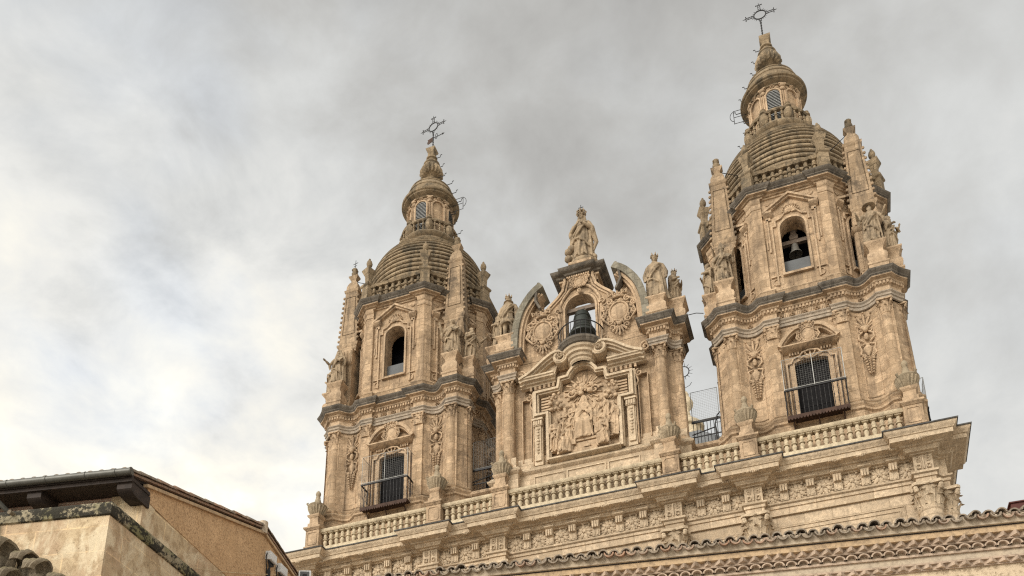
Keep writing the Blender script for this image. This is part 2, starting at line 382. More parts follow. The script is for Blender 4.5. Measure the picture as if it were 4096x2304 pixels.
def spiral(mb, c, r, turns=1.6, t=0.04, start=0.0, sgn=1, seg=22, depth=0.0):
    pts = []; rs = []
    for i in range(seg + 1):
        k = i / seg; a = start + sgn * turns * 2 * PI * k; q = r * (1 - 0.86 * k)
        pts.append((c[0] + q * math.cos(a), c[1] - depth * k, c[2] + q * math.sin(a))); rs.append(t * (1 - 0.45 * k))
    tube(mb, pts, rs, 6)
    ell(mb, (c[0], c[1] - depth, c[2]), (r * 0.2, t * 1.3, r * 0.2), 8, 5)
    return mb
def fan(mb, c, r, n=7, a0=0.15 * PI, a1=0.85 * PI, w=0.05, th=0.05):
    for i in range(n):
        a = a0 + (a1 - a0) * i / (n - 1)
        rr = r * (0.86 + 0.14 * math.sin(PI * i / (n - 1)))
        Mx = Matrix.Rotation(-(a - PI / 2), 3, 'Y')
        ell(mb, (c[0] + math.cos(a) * rr * 0.55, c[1], c[2] + math.sin(a) * rr * 0.55), (w, th, rr * 0.46), 7, 5, Mx)
        ell(mb, (c[0] + math.cos(a) * rr, c[1] - th * 0.5, c[2] + math.sin(a) * rr), (w * 0.95, th, w * 0.95), 6, 4)
    return mb
def leaf(mb, a, r, z0, h, w_, curl, cx=0, cy=0, sy=1.0):
    vs = []
    for i in range(6):
        t = i / 5
        rr = r + 0.012 + curl * t ** 2.4
        z = z0 + h * (t if t < 0.8 else 0.8 + (t - 0.8) * (-0.4))
        ww = w_ * (0.75 + 0.5 * math.sin(PI * min(t * 0.9, 1))) * (1 if t < 0.9 else 0.6)
        for k, (du, dr) in enumerate(((-1, -0.10 * r), (-0.4, -.01 * r), (0, 0.09 * r), (0.4, -.01 * r), (1, -0.10 * r))):
            rq = rr + dr; x = rq * math.cos(a) - du * ww * math.sin(a); y = rq * math.sin(a) + du * ww * math.cos(a)
            vs.append((cx + x, cy + y * sy, z))
    return mb.add(vs, [(i * 5 + k, i * 5 + k + 1, (i + 1) * 5 + k + 1, (i + 1) * 5 + k) for i in range(5) for k in range(4)])
def arch_pts(hw, zs, rise, n=12):
    return [(hw * math.cos(PI * i / n), zs + rise * math.sin(PI * i / n)) for i in range(n + 1)]      # right -> left
def arch_wall(mb, x0, x1, z0, z1, hw, zb, zs, rise, yf, depth, n=12, cx=0.0):
    """front face with an arched opening plus its reveals (solid plate yf .. yf+depth)"""
    ar = [(cx + x, z) for x, z in arch_pts(hw, zs, rise, n)]
    loop = [(cx + hw, zb)] + ar + [(cx - hw, zb)]
    for y in (yf, yf + depth):
        if zb > z0 + 1e-4: mb.add([(x0, y, z0), (x1, y, z0), (x1, y, zb), (x0, y, zb)], [(0, 1, 2, 3)])
        mb.add([(cx + hw, y, zb), (x1, y, zb), (x1, y, zs), (cx + hw, y, zs)], [(0, 1, 2, 3)])
        mb.add([(x0, y, zb), (cx - hw, y, zb), (cx - hw, y, zs), (x0, y, zs)], [(0, 1, 2, 3)])
        m = n // 2
        vs = [(x1, y, zs), (x1, y, z1)] + [(cx, y, z1)] + [(a, y, b) for a, b in ar[m::-1]]
        mb.add(vs, [tuple(range(len(vs)))])
        vs = [(x0, y, zs)] + [(a, y, b) for a, b in ar[:m - 1:-1]] + [(cx, y, z1), (x0, y, z1)]
        mb.add(vs, [tuple(range(len(vs)))])
    k = len(loop)
    vs = [(a, yf, b) for a, b in loop] + [(a, yf + depth, b) for a, b in loop]
    mb.add(vs, [(i, (i + 1) % k, k + (i + 1) % k, k + i) for i in range(k)])
    for xa in (x0, x1): mb.add([(xa, yf, z0), (xa, yf + depth, z0), (xa, yf + depth, z1), (xa, yf, z1)], [(0, 1, 2, 3)])
    for za in (z0, z1): mb.add([(x0, yf, za), (x1, yf, za), (x1, yf + depth, za), (x0, yf + depth, za)], [(0, 1, 2, 3)])
    return mb
def band(mb, pts, wid, y0, y1):
    """mouldings following a polyline in the xz plane, rectangular section wid to the left of travel"""
    P = [Vector((p[0], p[1])) for p in pts]
    o = offs([(p.x, p.y) for p in P], -wid)
    n = len(P)
    vs = [(p.x, y, p.y) for y in (y0, y1) for p in P] + [(q.x, y, q.y) for y in (y0, y1) for q in o]
    fs = []
    for i in range(n - 1):
        a, b, c, d = i, n + i, 2 * n + i, 3 * n + i
        fs += [(a, a + 1, c + 1, c), (b, d, d + 1, b + 1), (a, b, b + 1, a + 1), (c, c + 1, d + 1, d)]
    fs += [(0, 2 * n, 3 * n, n), (n - 1, 2 * n - 1, 4 * n - 1, 3 * n - 1)]
    return mb.add(vs, fs)

def capital(r, h, half=None, sy=1.0, nl=8):
    """Corinthian capital, base at z=0, above a shaft of radius r"""
    mb = MB(); ab = half or r * 1.42
    lathe(mb, [(r * 1.08, -0.03 * h), (r * 1.12, 0.02 * h), (r * .95, 0.06 * h), (r * 0.88, 0.5 * h), (r * 1.15, 0.86 * h)], 16, sy=sy)
    for k in range(nl): leaf(mb, 2 * PI * k / nl, r * 0.98, 0.04 * h, 0.46 * h, r * 0.27, r * 0.55, sy=sy)
    for k in range(nl): leaf(mb, 2 * PI * (k + 0.5) / nl, r * 0.96, 0.1 * h, 0.74 * h, r * 0.25, r * 0.60, sy=sy)
    for k in range(4):
        a = PI / 4 + k * PI / 2; d = Vector((math.cos(a), math.sin(a) * sy, 0)); q = d * (ab * 1.12)
        for i in range(2): ell(mb, (q.x * (1 - 0.05 * i), q.y * (1 - 0.05 * i), h * (0.78 - 0.07 * i)), (r * 0.24, r * 0.24, r * 0.24), 8, 5)
        tube(mb, [d * r * 0.9 + Vector((0, 0, h * 0.42)), d * ab * 0.98 + Vector((0, 0, h * 0.68)), q + Vector((0, 0, h * 0.82))], [r * 0.1, r * 0.14, r * 0.12], 5)
    for k in range(4):
        a = k * PI / 2; ell(mb, (math.cos(a) * ab * 0.92, math.sin(a) * ab * 0.92 * sy, h * 0.9), (r * 0.2, r * 0.2, r * 0.16), 8, 5)
    c = ab; i_ = ab * 0.86; e_ = ab * 0.8
    pl = []
    for k in range(4):
        a = k * PI / 2
        for x, y in ((c, -e_), (i_, 0), (c, e_)): pl.append((x * math.cos(a) - y * math.sin(a), (x * math.sin(a) + y * math.cos(a)) * sy))
    prism(mb, pl, 0.88 * h, 1.0 * h, 'z')
    return mb
def baluster(h, r, square=True):
    mb = MB()
    P = [(0.58, 0.0), (0.58, 0.07), (0.34, 0.09), (0.30, 0.13), (0.46, 0.27), (0.48, 0.35), (0.36, 0.46), (0.30, 0.49), (0.56, 0.51), (0.58, 0.56), (0.32, 0.58), (0.40, 0.66), (0.45, 0.74), (0.36, 0.86), (0.30, 0.91), (0.56, 0.93), (0.56, 1.0)]
    lathe(mb, [(a * r * 1.7, b * h) for a, b in P], 10)
    if square: box(mb, -r, r, -r, r, 0, 0.05 * h); box(mb, -r, r, -r, r, 0.945 * h, h)
    return mb
def cartouche(wd, hg, crown=True, shell=True, oh=None):
    """oval shield with scrolled frame; centre at origin, out = -y"""
    mb = MB(); oh = oh or hg * 0.34
    ell(mb, (0, 0, 0), (wd * 0.5, 0.15 * wd, oh), 18, 8)
    ring(mb, (0, -0.06 * wd, 0), wd * 0.53, oh * 1.08, wd * 0.065, 26)
    for k in range(22):
        a = 2 * PI * k / 22; q = 0.10 if k % 2 else 0.075
        Mx = Matrix.Rotation(-a + 1.0 * (1 if math.cos(a) > 0 else -1), 3, 'Y')
        ell(mb, (wd * (0.66 + .07 * (k % 2)) * math.cos(a), -0.03 * wd * (k % 3), oh * (1.28 + .1 * (k % 3 == 0)) * math.sin(a)), (wd * 0.17, wd * 0.10, wd * q), 7, 5, Mx)
    for sx in (-1, 1):
        for z, r, x in ((1.25, 0.19, 0.50), (0.55, 0.17, 0.84), (-0.35, 0.15, 0.84), (-1.15, 0.20, 0.50)):
            spiral(mb, (sx * wd * x, -0.10 * wd, z * oh), r * wd, 1.4, 0.065 * wd, PI / 2, sx)
        tube(mb, [(sx * wd * .55, -.08, oh * 1.3), (sx * wd * .9, -.1, oh * .9), (sx * wd * .82, -.05, oh * .2), (sx * wd * .95, -.1, -oh * .5), (sx * wd * .6, -.06, -oh * 1.25)], [.05 * wd, .08 * wd, .06 * wd, .08 * wd, .05 * wd], 6)
    if shell:
        fan(mb, (0, -.03, -oh * 1.35), -oh * 1.25, 5, 0.30 * PI, 0.70 * PI, wd * 0.06, wd * 0.06)
        for sx in (-1, 1): spiral(mb, (sx * wd * .42, -.05, -oh * 1.75), wd * .2, 1.3, wd * .06, -PI / 2, -sx)
        ell(mb, (0, -0.08, -oh * 1.45), (wd * 0.15, 0.12 * wd, wd * 0.13), 8, 5); ell(mb, (0, -.06, -oh * 2.6), (wd * .08, wd * .08, wd * .14), 7, 5)
    if crown:
        z0 = oh * 1.5
        lathe(mb, [(wd * 0.42, z0), (wd * 0.50, z0 + 0.10 * oh), (wd * 0.46, z0 + 0.24 * oh), (wd * .40, z0 + .25 * oh)], 16, 0, 0, sy=0.55)
        for i in range(5):
            x = (i - 2) * wd * 0.24
            tube(mb, [(x, -.2 * wd, z0 + .2 * oh), (x * 1.12, -.24 * wd, z0 + .55 * oh), (x * .7, -.1 * wd, z0 + (.85 - .06 * abs(i - 2)) * oh)], [.06 * wd, .075 * wd, .04 * wd], 6)
            ell(mb, (x * 1.1, -0.2 * wd, z0 + oh * 0.66), wd * 0.06, 6, 4)
        for i in range(4): ell(mb, ((i - 1.5) * wd * .24, -.24 * wd, z0 + oh * .30), wd * .075, 6, 4)
        ell(mb, (0, -.05, z0 + oh * .95), wd * .09, 7, 5)
    return mb
def garland(z0, z1, wd):
    """hanging carved trophy, from z1 down to z0, at x=0, out=-y"""
    mb = MB(); h = z1 - z0
    Z = lambda t: z1 - t * h
    fan(mb, (0, 0, Z(0.24)), 0.24 * h, 7, 0.12 * PI, 0.88 * PI, wd * 0.09, 0.07)
    ell(mb, (0, -0.06, Z(0.25)), (wd * 0.34, 0.12, 0.04 * h), 10, 6); ell(mb, (0, -0.1, Z(0.28)), (wd * 0.2, 0.12, 0.05 * h), 9, 6)
    for sx in (-1, 1):
        spiral(mb, (sx * wd * 0.30, -0.04, Z(0.285)), wd * 0.2, 1.4, 0.045, PI / 2, sx)
        tube(mb, [(sx * wd * 0.18, -0.05, Z(0.31)), (sx * wd * 0.48, -0.07, Z(0.35)), (sx * wd * 0.5, -0.07, Z(0.42)), (sx * wd * 0.2, -0.05, Z(0.47))], [0.035, 0.055, 0.055, 0.035], 6)
        tube(mb, [(sx * wd * 0.15, -0.04, Z(0.50)), (sx * wd * 0.52, -0.06, Z(0.53)), (sx * wd * 0.42, -0.06, Z(0.60)), (sx * wd * 0.5, -0.06, Z(0.66)), (sx * wd * 0.22, -0.05, Z(0.71))], [0.03, 0.06, 0.045, 0.055, 0.03], 6)
        spiral(mb, (sx * wd * 0.36, -0.04, Z(0.685)), wd * 0.17, 1.3, 0.04, -PI / 2, -sx)
        for i in range(6):
            t = 0.74 + i * 0.043; q = wd * (0.34 - 0.035 * i)
            ell(mb, (sx * q * 0.75, -0.04, Z(t)), (q * 0.42, 0.06, 0.018 * h), 8, 5, Matrix.Rotation(sx * 0.5, 3, 'Y'))
    ell(mb, (0, -0.06, Z(0.39)), (wd * 0.16, 0.1, 0.055 * h), 9, 6)
    lathe(mb, [(0.0, Z(0.68)), (wd * 0.10, Z(0.665)), (wd * 0.26, Z(0.59)), (wd * 0.30, Z(0.55)), (wd * 0.16, Z(0.52)), (wd * 0.24, Z(0.495)), (0, Z(0.49))], 12, 0, 0.02, sy=0.45)
    for i in range(9): ell(mb, (0, -0.07, Z(0.72 + i * 0.031)), (wd * 0.09 * (1 - i * 0.05), 0.06, 0.014 * h), 7, 5)
    return mb
def rosette(r):
    mb = MB()
    for k in range(8):
        a = k * PI / 4 + 0.2; rr = r * (0.62 if k % 2 == 0 else 0.55)
        Mx = Matrix.Rotation(-a, 3, 'Y') @ Matrix.Rotation(0.35, 3, 'Z')
        ell(mb, (math.cos(a) * rr, -0.03, math.sin(a) * rr), (r * 0.40, 0.045, r * 0.21), 8, 6, Mx)
        ell(mb, (math.cos(a) * r * 0.94, -0.05, math.sin(a) * r * 0.94), (r * 0.13, 0.035, r * 0.13), 6, 4)
        ell(mb, (math.cos(a + 0.39) * r * 0.72, 0.0, math.sin(a + 0.39) * r * 0.72), (r * 0.2, 0.03, r * 0.1), 6, 4, Matrix.Rotation(-(a + 0.39), 3, 'Y'))
    ell(mb, (0, -0.07, 0), (r * 0.25, 0.09, r * 0.25), 10, 6)
    for k in range(6): ell(mb, (math.cos(k * PI / 3) * r * 0.24, -0.09, math.sin(k * PI / 3) * r * 0.24), (r * 0.09, 0.06, r * 0.09), 6, 4)
    return mb
def sq(mb, prof, cx=0, cy=0, sy=1.0, rz=0.0):
    return lathe(mb, [(r * math.sqrt(2), z) for r, z in prof], 4, cx, cy, PI / 4 + rz, sy=sy)

# ------------------------------------------------------------------ carved figures
def remeshed(name, mb, mat, voxel, smooth_it=1):
    me = bpy.data.meshes.new(name + "_raw"); me.from_pydata(mb.v, [], mb.f)
    bm = bmesh.new(); bm.from_mesh(me); bmesh.ops.recalc_face_normals(bm, faces=bm.faces); bm.to_mesh(me); bm.free()
    o = bpy.data.objects.new(name + "_raw", me); COL.objects.link(o)
    md = o.modifiers.new("r", 'REMESH'); md.mode = 'VOXEL'; md.voxel_size = voxel
    if smooth_it:
        sm = o.modifiers.new("s", 'SMOOTH'); sm.iterations = smooth_it; sm.factor = 0.25
    dg = bpy.context.evaluated_depsgraph_get()
    m2 = bpy.data.meshes.new_from_object(o.evaluated_get(dg))
    bpy.data.objects.remove(o); bpy.data.meshes.remove(me)
    m2.name = name; m2.materials.clear(); m2.materials.append(MT[mat]); m2.shade_smooth()
    return m2
def interp(tab, z):
    if z <= tab[0][0]: return tab[0][1:]
    for a, b in zip(tab, tab[1:]):
        if z <= b[0]:
            k = (z - a[0]) / (b[0] - a[0]); k = k * k * (3 - 2 * k)
            return [p + (q - p) * k for p, q in zip(a[1:], b[1:])]
    return tab[-1][1:]
def figure_mb(seed, armL, armR, beard=True, hair='short', legs=False, cape=True, turn=0.0, tilt=0.0, seated=False, wide=1.0):
    rnd = random.Random(seed); mb = MB()
    p1, p2, p3 = (rnd.uniform(0, 6.28) for _ in range(3))
    tab = [(0.0, .285, .23, 0), (.12, .255, .21, 0), (.45, .235, .19, -.01), (.75, .225, .18, -.01), (.95, .20, .16, 0), (1.10, .17, .135, 0), (1.28, .20, .14, 0), (1.39, .215, .13, 0), (1.45, .19, .115, .0), (1.50, .085, .08, .0), (1.57, .06, .065, -.005)]
    z0 = 0.62 if legs else 0.0
    if seated: tab = [(0.0, .36, .36, -.12), (.25, .33, .36, -.14), (.50, .31, .36, -.15), (.60, .27, .30, -.08), (.70, .21, .18, 0), (.85, .19, .15, 0), (1.0, .22, .15, 0), (1.1, .235, .14, 0), (1.16, .19, .115, 0), (1.21, .085, .08, 0), (1.28, .06, .065, 0)]
    top = 1.28 if seated else 1.57
    hz = top + 0.09
    SEG, RW = 60, 34; vs = []
    for i in range(RW + 1):
        z = z0 + (top - z0) * i / RW
        rx, ry, yo = interp(tab, z); rx *= wide
        am = 0.14 * max(0.0, 1 - (z / (top * 0.86))) ** 0.7 + 0.02 * (z < top * 0.9)
        sway = 0.03 * math.sin(z * 2.2 + p3)
        for j in range(SEG):
            a = 2 * PI * j / SEG
            q = 1 + am * (0.9 - 2.1 * abs(math.sin(4 * a + p1 + 1.1 * math.sin(2.3 * z + p2))) ** 1.6 + 0.6 - 1.3 * abs(math.sin(6.5 * a + p2 - 1.6 * z)) ** 1.4 + 0.35 * math.sin(17 * a + p3 + z))
            kn = 0.05 * math.exp(-((a - 4.35 - 0.3 * (seed % 2)) / 0.5) ** 2 - ((z - 0.45) / 0.25) ** 2)
            vs.append((rx * (q + kn) * math.cos(a) + sway, ry * (q + kn) * math.sin(a) + yo, z))
    fs = [(i * SEG + j, i * SEG + (j + 1) % SEG, (i + 1) * SEG + (j + 1) % SEG, (i + 1) * SEG + j) for i in range(RW) for j in range(SEG)]
    fs += [tuple(range(SEG))[::-1], tuple(RW * SEG + j for j in range(SEG))]
    mb.add(vs, fs)
    dz = top - 1.57
    if legs:
        for sx in (-1, 1):
            tube(mb, [(sx * .10, 0, .72), (sx * .115, -.03, .48), (sx * .12, -.01, .30), (sx * .125, 0, .07)], [.10, .075, .07, .05], 10)
            ell(mb, (sx * .13, -.07, .04), (.055, .13, .045), 9, 6)
        lathe(mb, [(.26, .60), (.30, .66), (.27, .74)], 20, sy=0.85)
    else:
        for sx in (-1, 1): ell(mb, (sx * .10, -.25 - (0.16 if seated else 0), .035), (.05, .10, .04), 8, 5)
    if cape and not seated:
        cs = []
        for i in range(15):
            z = 1.42 - 1.30 * i / 14
            for j in range(17):
                a = -0.25 + (PI + 0.5) * j / 16
                q = 1 + 0.10 * math.sin(5 * a + p2 + z) * (1 - z / 1.5)
                cs.append(((.235 + .055 * (1.42 - z)) * q * math.cos(a), .03 + (.14 + .08 * (1.42 - z)) * q * math.sin(a), z))
        for i in range(0, 17, 2):
            tube(mb, [cs[r * 17 + i] for r in range(0, 15, 2)], [.042] * 8, 6)
        tube(mb, [(.23, -.02, 1.40), (.12, -.17, 1.30), (-.06, -.20, 1.10), (-.22, -.15, .90), (-.27, 0, .80)], [.035, .038, .038, .038, .03], 7)
        tube(mb, [(.22, -.06, 1.36), (.06, -.19, 1.14), (-.12, -.20, .88), (-.27, -.10, .66)], [.028, .034, .036, .03], 7)
        tube(mb, [(-.25, -.12, .80), (-.05, -.22, .72), (.12, -.21, .58), (.24, -.10, .42)], [.03, .034, .034, .025], 7)
        tube(mb, [(-.25, -.08, .95), (-.28, -.04, .6), (-.29, 0, .25)], [.035, .045, .035], 7)
    if seated:
        for sx in (-1, 1):
            tube(mb, [(sx * .12, -.02, .60), (sx * .17, -.30, .60), (sx * .18, -.36, .50), (sx * .16, -.34, .28), (sx * .15, -.38, .03)], [.12, .11, .10, .08, .10], 9)
        for k in range(5):
            x = -.26 + k * .13; tube(mb, [(x * .7, -.33, .60), (x * .95, -.42 + abs(x) * .3, .40), (x * 1.15, -.40 + abs(x) * .3, .18), (x * 1.4, -.44 + abs(x) * .4, .0)], [.03, .042, .045, .035], 6)
        tube(mb, [(.24, -.05, 1.12), (.05, -.2, .98), (-.2, -.16, .82), (-.28, -.2, .6)], [.04, .05, .05, .04], 6); tube(mb, [(-.3, -.2, .66), (-.1, -.40, .56), (.12, -.42, .50), (.32, -.28, .56)], [.05, .055, .05, .04], 6)
    # collar, girdle
    lathe(mb, [(.10, 1.44 + dz), (.155, 1.46 + dz), (.12, 1.5 + dz)], 16, sy=0.9)
    lathe(mb, [(.19, 1.04 + dz), (.212, 1.07 + dz), (.19, 1.10 + dz)], 18, sy=0.8)
    # arms with hands
    for sx, arm in ((-1, armR), (1, armL)):
        if arm is None: continue
        sh = Vector((sx * .225, 0, 1.375 + dz)); el, ha = Vector(arm[0]), Vector(arm[1])
        if seated: el.z += dz; ha.z += dz
        tube(mb, [sh, (sh + el) / 2, el, (el + ha) / 2, ha], [.072, .072, .066, .062, .045], 9)
        d = (ha - el).normalized(); el2 = el + Vector((0, 0, -.10))
        tube(mb, [el, el2, el2 + Vector((0, 0.02, -.14))], [.07, .06, .02], 8)           # hanging sleeve
        ell(mb, ha + d * .05, (.042, .03, .052), 8, 6)
        side = d.cross(Vector((0, -1, 0.3))); side = side.normalized() if side.length > 1e-3 else Vector((1, 0, 0))
        nrm = d.cross(side)
        for k in range(4):
            b = ha + d * .085 + side * ((k - 1.5) * .022)
            ln = (.055, .068, .064, .05)[k]
            tube(mb, [b, b + d * ln * .6, b + d * ln + nrm * .02], [.0155, .0145, .012], 6)
        b = ha + d * .035 - side * .035
        tube(mb, [b, b - side * .025 + d * .03, b - side * .022 + d * .06], [.017, .0155, .013], 6)
    # head
    Hm = Matrix.Translation((0.01, -0.015, hz)) @ Matrix.Rotation(turn, 4, 'Z') @ Matrix.Rotation(tilt, 4, 'X')
    hb = MB()
    ell(hb, (0, 0, 0.01), (.080, .100, .120), 14, 10)
    ell(hb, (0, -.055, -.065), (.050, .045, .045), 8, 6)                              # chin
    tube(hb, [(0, -.098, .035), (0, -.118, -.005), (0, -.104, -.022)], [.014, .021, .018], 6)
    for sx in (-1, 1):
        ell(hb, (sx * .034, -.094, .042), (.028, .016, .010), 7, 5)                  # brow
        ell(hb, (sx * .033, -.092, .016), (.015, .012, .010), 6, 4)                  # eye
        ell(hb, (sx * .045, -.080, -.022), (.024, .022, .022), 7, 5)                 # cheek
        ell(hb, (sx * .083, .0, .0), (.014, .024, .034), 7, 5)                       # ear
    ell(hb, (0, -.096, -.046), (.026, .012, .009), 7, 5)                             # mouth
    if beard:
        ell(hb, (0, -.075, -.115), (.058, .05, .085), 9, 6); ell(hb, (0, -.085, -.16), (.035, .035, .06), 8, 5)
        for sx in (-1, 1): ell(hb, (sx * .05, -.05, -.07), (.032, .045, .06), 7, 5)
    ell(hb, (0, .025, .045), (.092, .098, .105), 12, 8)                              # hair
    if hair == 'long':
        for sx in (-1, 1): tube(hb, [(sx * .075, .0, .06), (sx * .095, .01, -.04), (sx * .11, .0, -.16), (sx * .12, -.03, -.24)], [.035, .04, .04, .03], 7)
        tube(hb, [(0, .08, .05), (0, .10, -.10), (0, .11, -.25)], [.07, .085, .06], 8)
    if hair == 'veil':
        ell(hb, (0, .02, .03), (.105, .115, .13), 12, 8); 
        for sx in (-1, 1): tube(hb, [(sx * .08, -.02, .07), (sx * .105, -.01, -.05), (sx * .15, -.01, -.20), (sx * .20, -.02, -.34)], [.03, .045, .055, .05], 7)
        tube(hb, [(0, .07, .05), (0, .10, -.15), (0, .14, -.4)], [.09, .12, .12], 9)
    if hair == 'curly':
        for k in range(16):
            a = k * 2.4; ell(hb, (.085 * math.cos(a), .02 + .085 * math.sin(a), .05 + .05 * math.sin(k * 1.7)), .034, 6, 4)
    if hair == 'ruff': lathe(hb, [(.10, -.15), (.19, -.125), (.10, -.10)], 18)
    mb.merge(hb, Hm)
    return mb, Hm
def crown_mb(r=.10, spikes=6, arched=False):
    mb = MB(); lathe(mb, [(r * .92, .05), (r * 1.06, .065), (r * 1.0, .10), (r * .9, .10)], 16)
    for k in range(spikes):
        a = 2 * PI * k / spikes
        if arched: tube(mb, [(r * math.cos(a), r * math.sin(a), .10), (r * 1.25 * math.cos(a), r * 1.25 * math.sin(a), .17), (r * .9 * math.cos(a), r * .9 * math.sin(a), .24), (0, 0, .26)], [.022, .026, .024, .02], 6)
        else:
            tube(mb, [(r * math.cos(a), r * math.sin(a), .09), (r * 1.16 * math.cos(a), r * 1.16 * math.sin(a), .20)], [.034, .008], 6)
            ell(mb, (r * 1.1 * math.cos(a), r * 1.1 * math.sin(a), .165), .018, 6, 4)
    if arched: ell(mb, (0, 0, .28), .035, 8, 5)
    return mb
def mitre_mb():
    mb = MB()
    for y in (-.035, .035):
        vs = [(x, y + (z - .08) * (-.08 if y < 0 else .08), z) for x, z in ((-.10, .03), (-.115, .13), (-.075, .24), (0, .34), (.075, .24), (.115, .13), (.10, .03))]
        prism(mb, [(v[0], v[2]) for v in vs], y - .03, y + .03)
    lathe(mb, [(.098, .02), (.108, .03), (.104, .075), (.09, .08)], 16)
    return mb
def hat_mb():
    mb = MB(); lathe(mb, [(.0, .075), (.21, .055), (.235, .062), (.22, .085), (.10, .10), (.095, .16), (.06, .19), (0, .195)], 22); return mb
def statue(label, loc, rz, h, seed, armL, armR, gear=None, held=None, group='stone statues on the church skyline', **kw):
    t = thing('stone_statue', label, 'statue', loc, rz, group)
    s = h / (1.80 + (0.12 if gear in ('crown', 'mitre', 'arched') else 0.0))
    fm, Hm = figure_mb(seed, armL, armR, **kw)
    fm.xf(Matrix.Diagonal((s, s, s, 1)))
    link('figure', remeshed('figure', fm, 'statue', 0.020 if h < 2.6 else 0.024), t)
    if gear:
        g = {'crown': lambda: crown_mb(), 'arched': lambda: crown_mb(.115, 8, True), 'mitre': mitre_mb, 'hat': hat_mb}[gear]()
        g.xf(Matrix.Diagonal((s, s, s, 1)) @ Hm)
        part({'crown': 'crown', 'arched': 'crown', 'mitre': 'mitre', 'hat': 'hat'}[gear], g, 'statue', t)
    pl = MB(); lathe(pl, [(.33 * s, -.02), (.35 * s, .03), (.33 * s, .05)], 18, sy=0.9); part('plinth', pl, 'statue', t)
    if held == 'cross':
        c = MB(); box(c, -.05, .05, -.04, .04, 0, 1.55); box(c, -.34, .34, -.04, .04, 1.18, 1.28)
        c.xf(Matrix.Diagonal((s, s, s, 1)) @ Matrix.Translation((-.36, -.28, 0.02)) @ Matrix.Rotation(-.08, 4, 'Y')); part('held_cross', c, 'statue', t)
    if held == 'book':
        c = MB(); box(c, -.10, .10, -.03, .03, 0, .24); box(c, -.09, .10, -.022, .022, .01, .23)
        c.xf(Matrix.Diagonal((s, s, s, 1)) @ Matrix.Translation((.17, -.30, 1.02)) @ Matrix.Rotation(.5, 4, 'Y') @ Matrix.Rotation(-.5, 4, 'X')); part('held_book', c, 'statue', t)
    if held == 'staff':
        c = MB(); tube(c, [(-.30, -.30, 0.02), (-.33, -.26, .9), (-.34, -.22, 1.62)], .024, 7); spiral(c, (-.34, -.22, 1.66), .09, 1.1, .02, 0, 1)
        c.xf(Matrix.Diagonal((s, s, s, 1))); part('crozier', c, 'statue', t)
    return t
# arm poses: (elbow, hand)
A_BOOK = ((.34, -.05, 1.10), (.16, -.24, 1.12)); A_CHEST = ((.33, -.04, 1.10), (.10, -.22, 1.24)); A_DOWN = ((.34, .0, 1.08), (.33, -.10, .86))
A_OUT = ((.40, -.08, 1.12), (.46, -.30, 1.20)); A_UP = ((.42, -.06, 1.12), (.44, -.22, 1.42))
def mr(a): return tuple((-p[0], p[1], p[2]) for p in a)

# ------------------------------------------------------------------ bell tower (built once about its own axis, copied for the second)
t22 = math.tan(PI / 8)
def cornice_side():
    h = [(-3.53, -4.02), (-2.98, -4.02)]
    for i in range(1, 8):
        t = i / 8; h.append((-2.98 + 1.26 * t, -4.02 + 0.07 * t + 0.36 * (1 - (2 * t - 1) ** 2)))
    h += [(-1.72, -3.95), (-1.14, -3.95), (-1.14, -3.80)]
    return h + [(-x, y) for x, y in h[::-1]]
PATH = cornice_side()
def corner_path(): return [(3.53, -4.02), (3.62, -3.90), (3.90, -3.62), (4.02, -3.53)]
def loop4():
    P = []
    for k in range(4):
        c, s = round(math.cos(k * PI / 2)), round(math.sin(k * PI / 2))
        P += [(x * c - y * s, x * s + y * c) for x, y in PATH + corner_path()[1:-1]]
    return P
LOOP = loop4()
def loopc():
    P = []
    for k in range(4):
        c, s = round(math.cos(k * PI / 2)), round(math.sin(k * PI / 2))
        P += [(x * c - y * s, x * s + y * c) for x, y in cornice_side() + corner_path()[1:-1]]
    return P
LOOPC = loopc()
def inset(P, d): return [(v.x, v.y) for v in offs(P, d, True)]
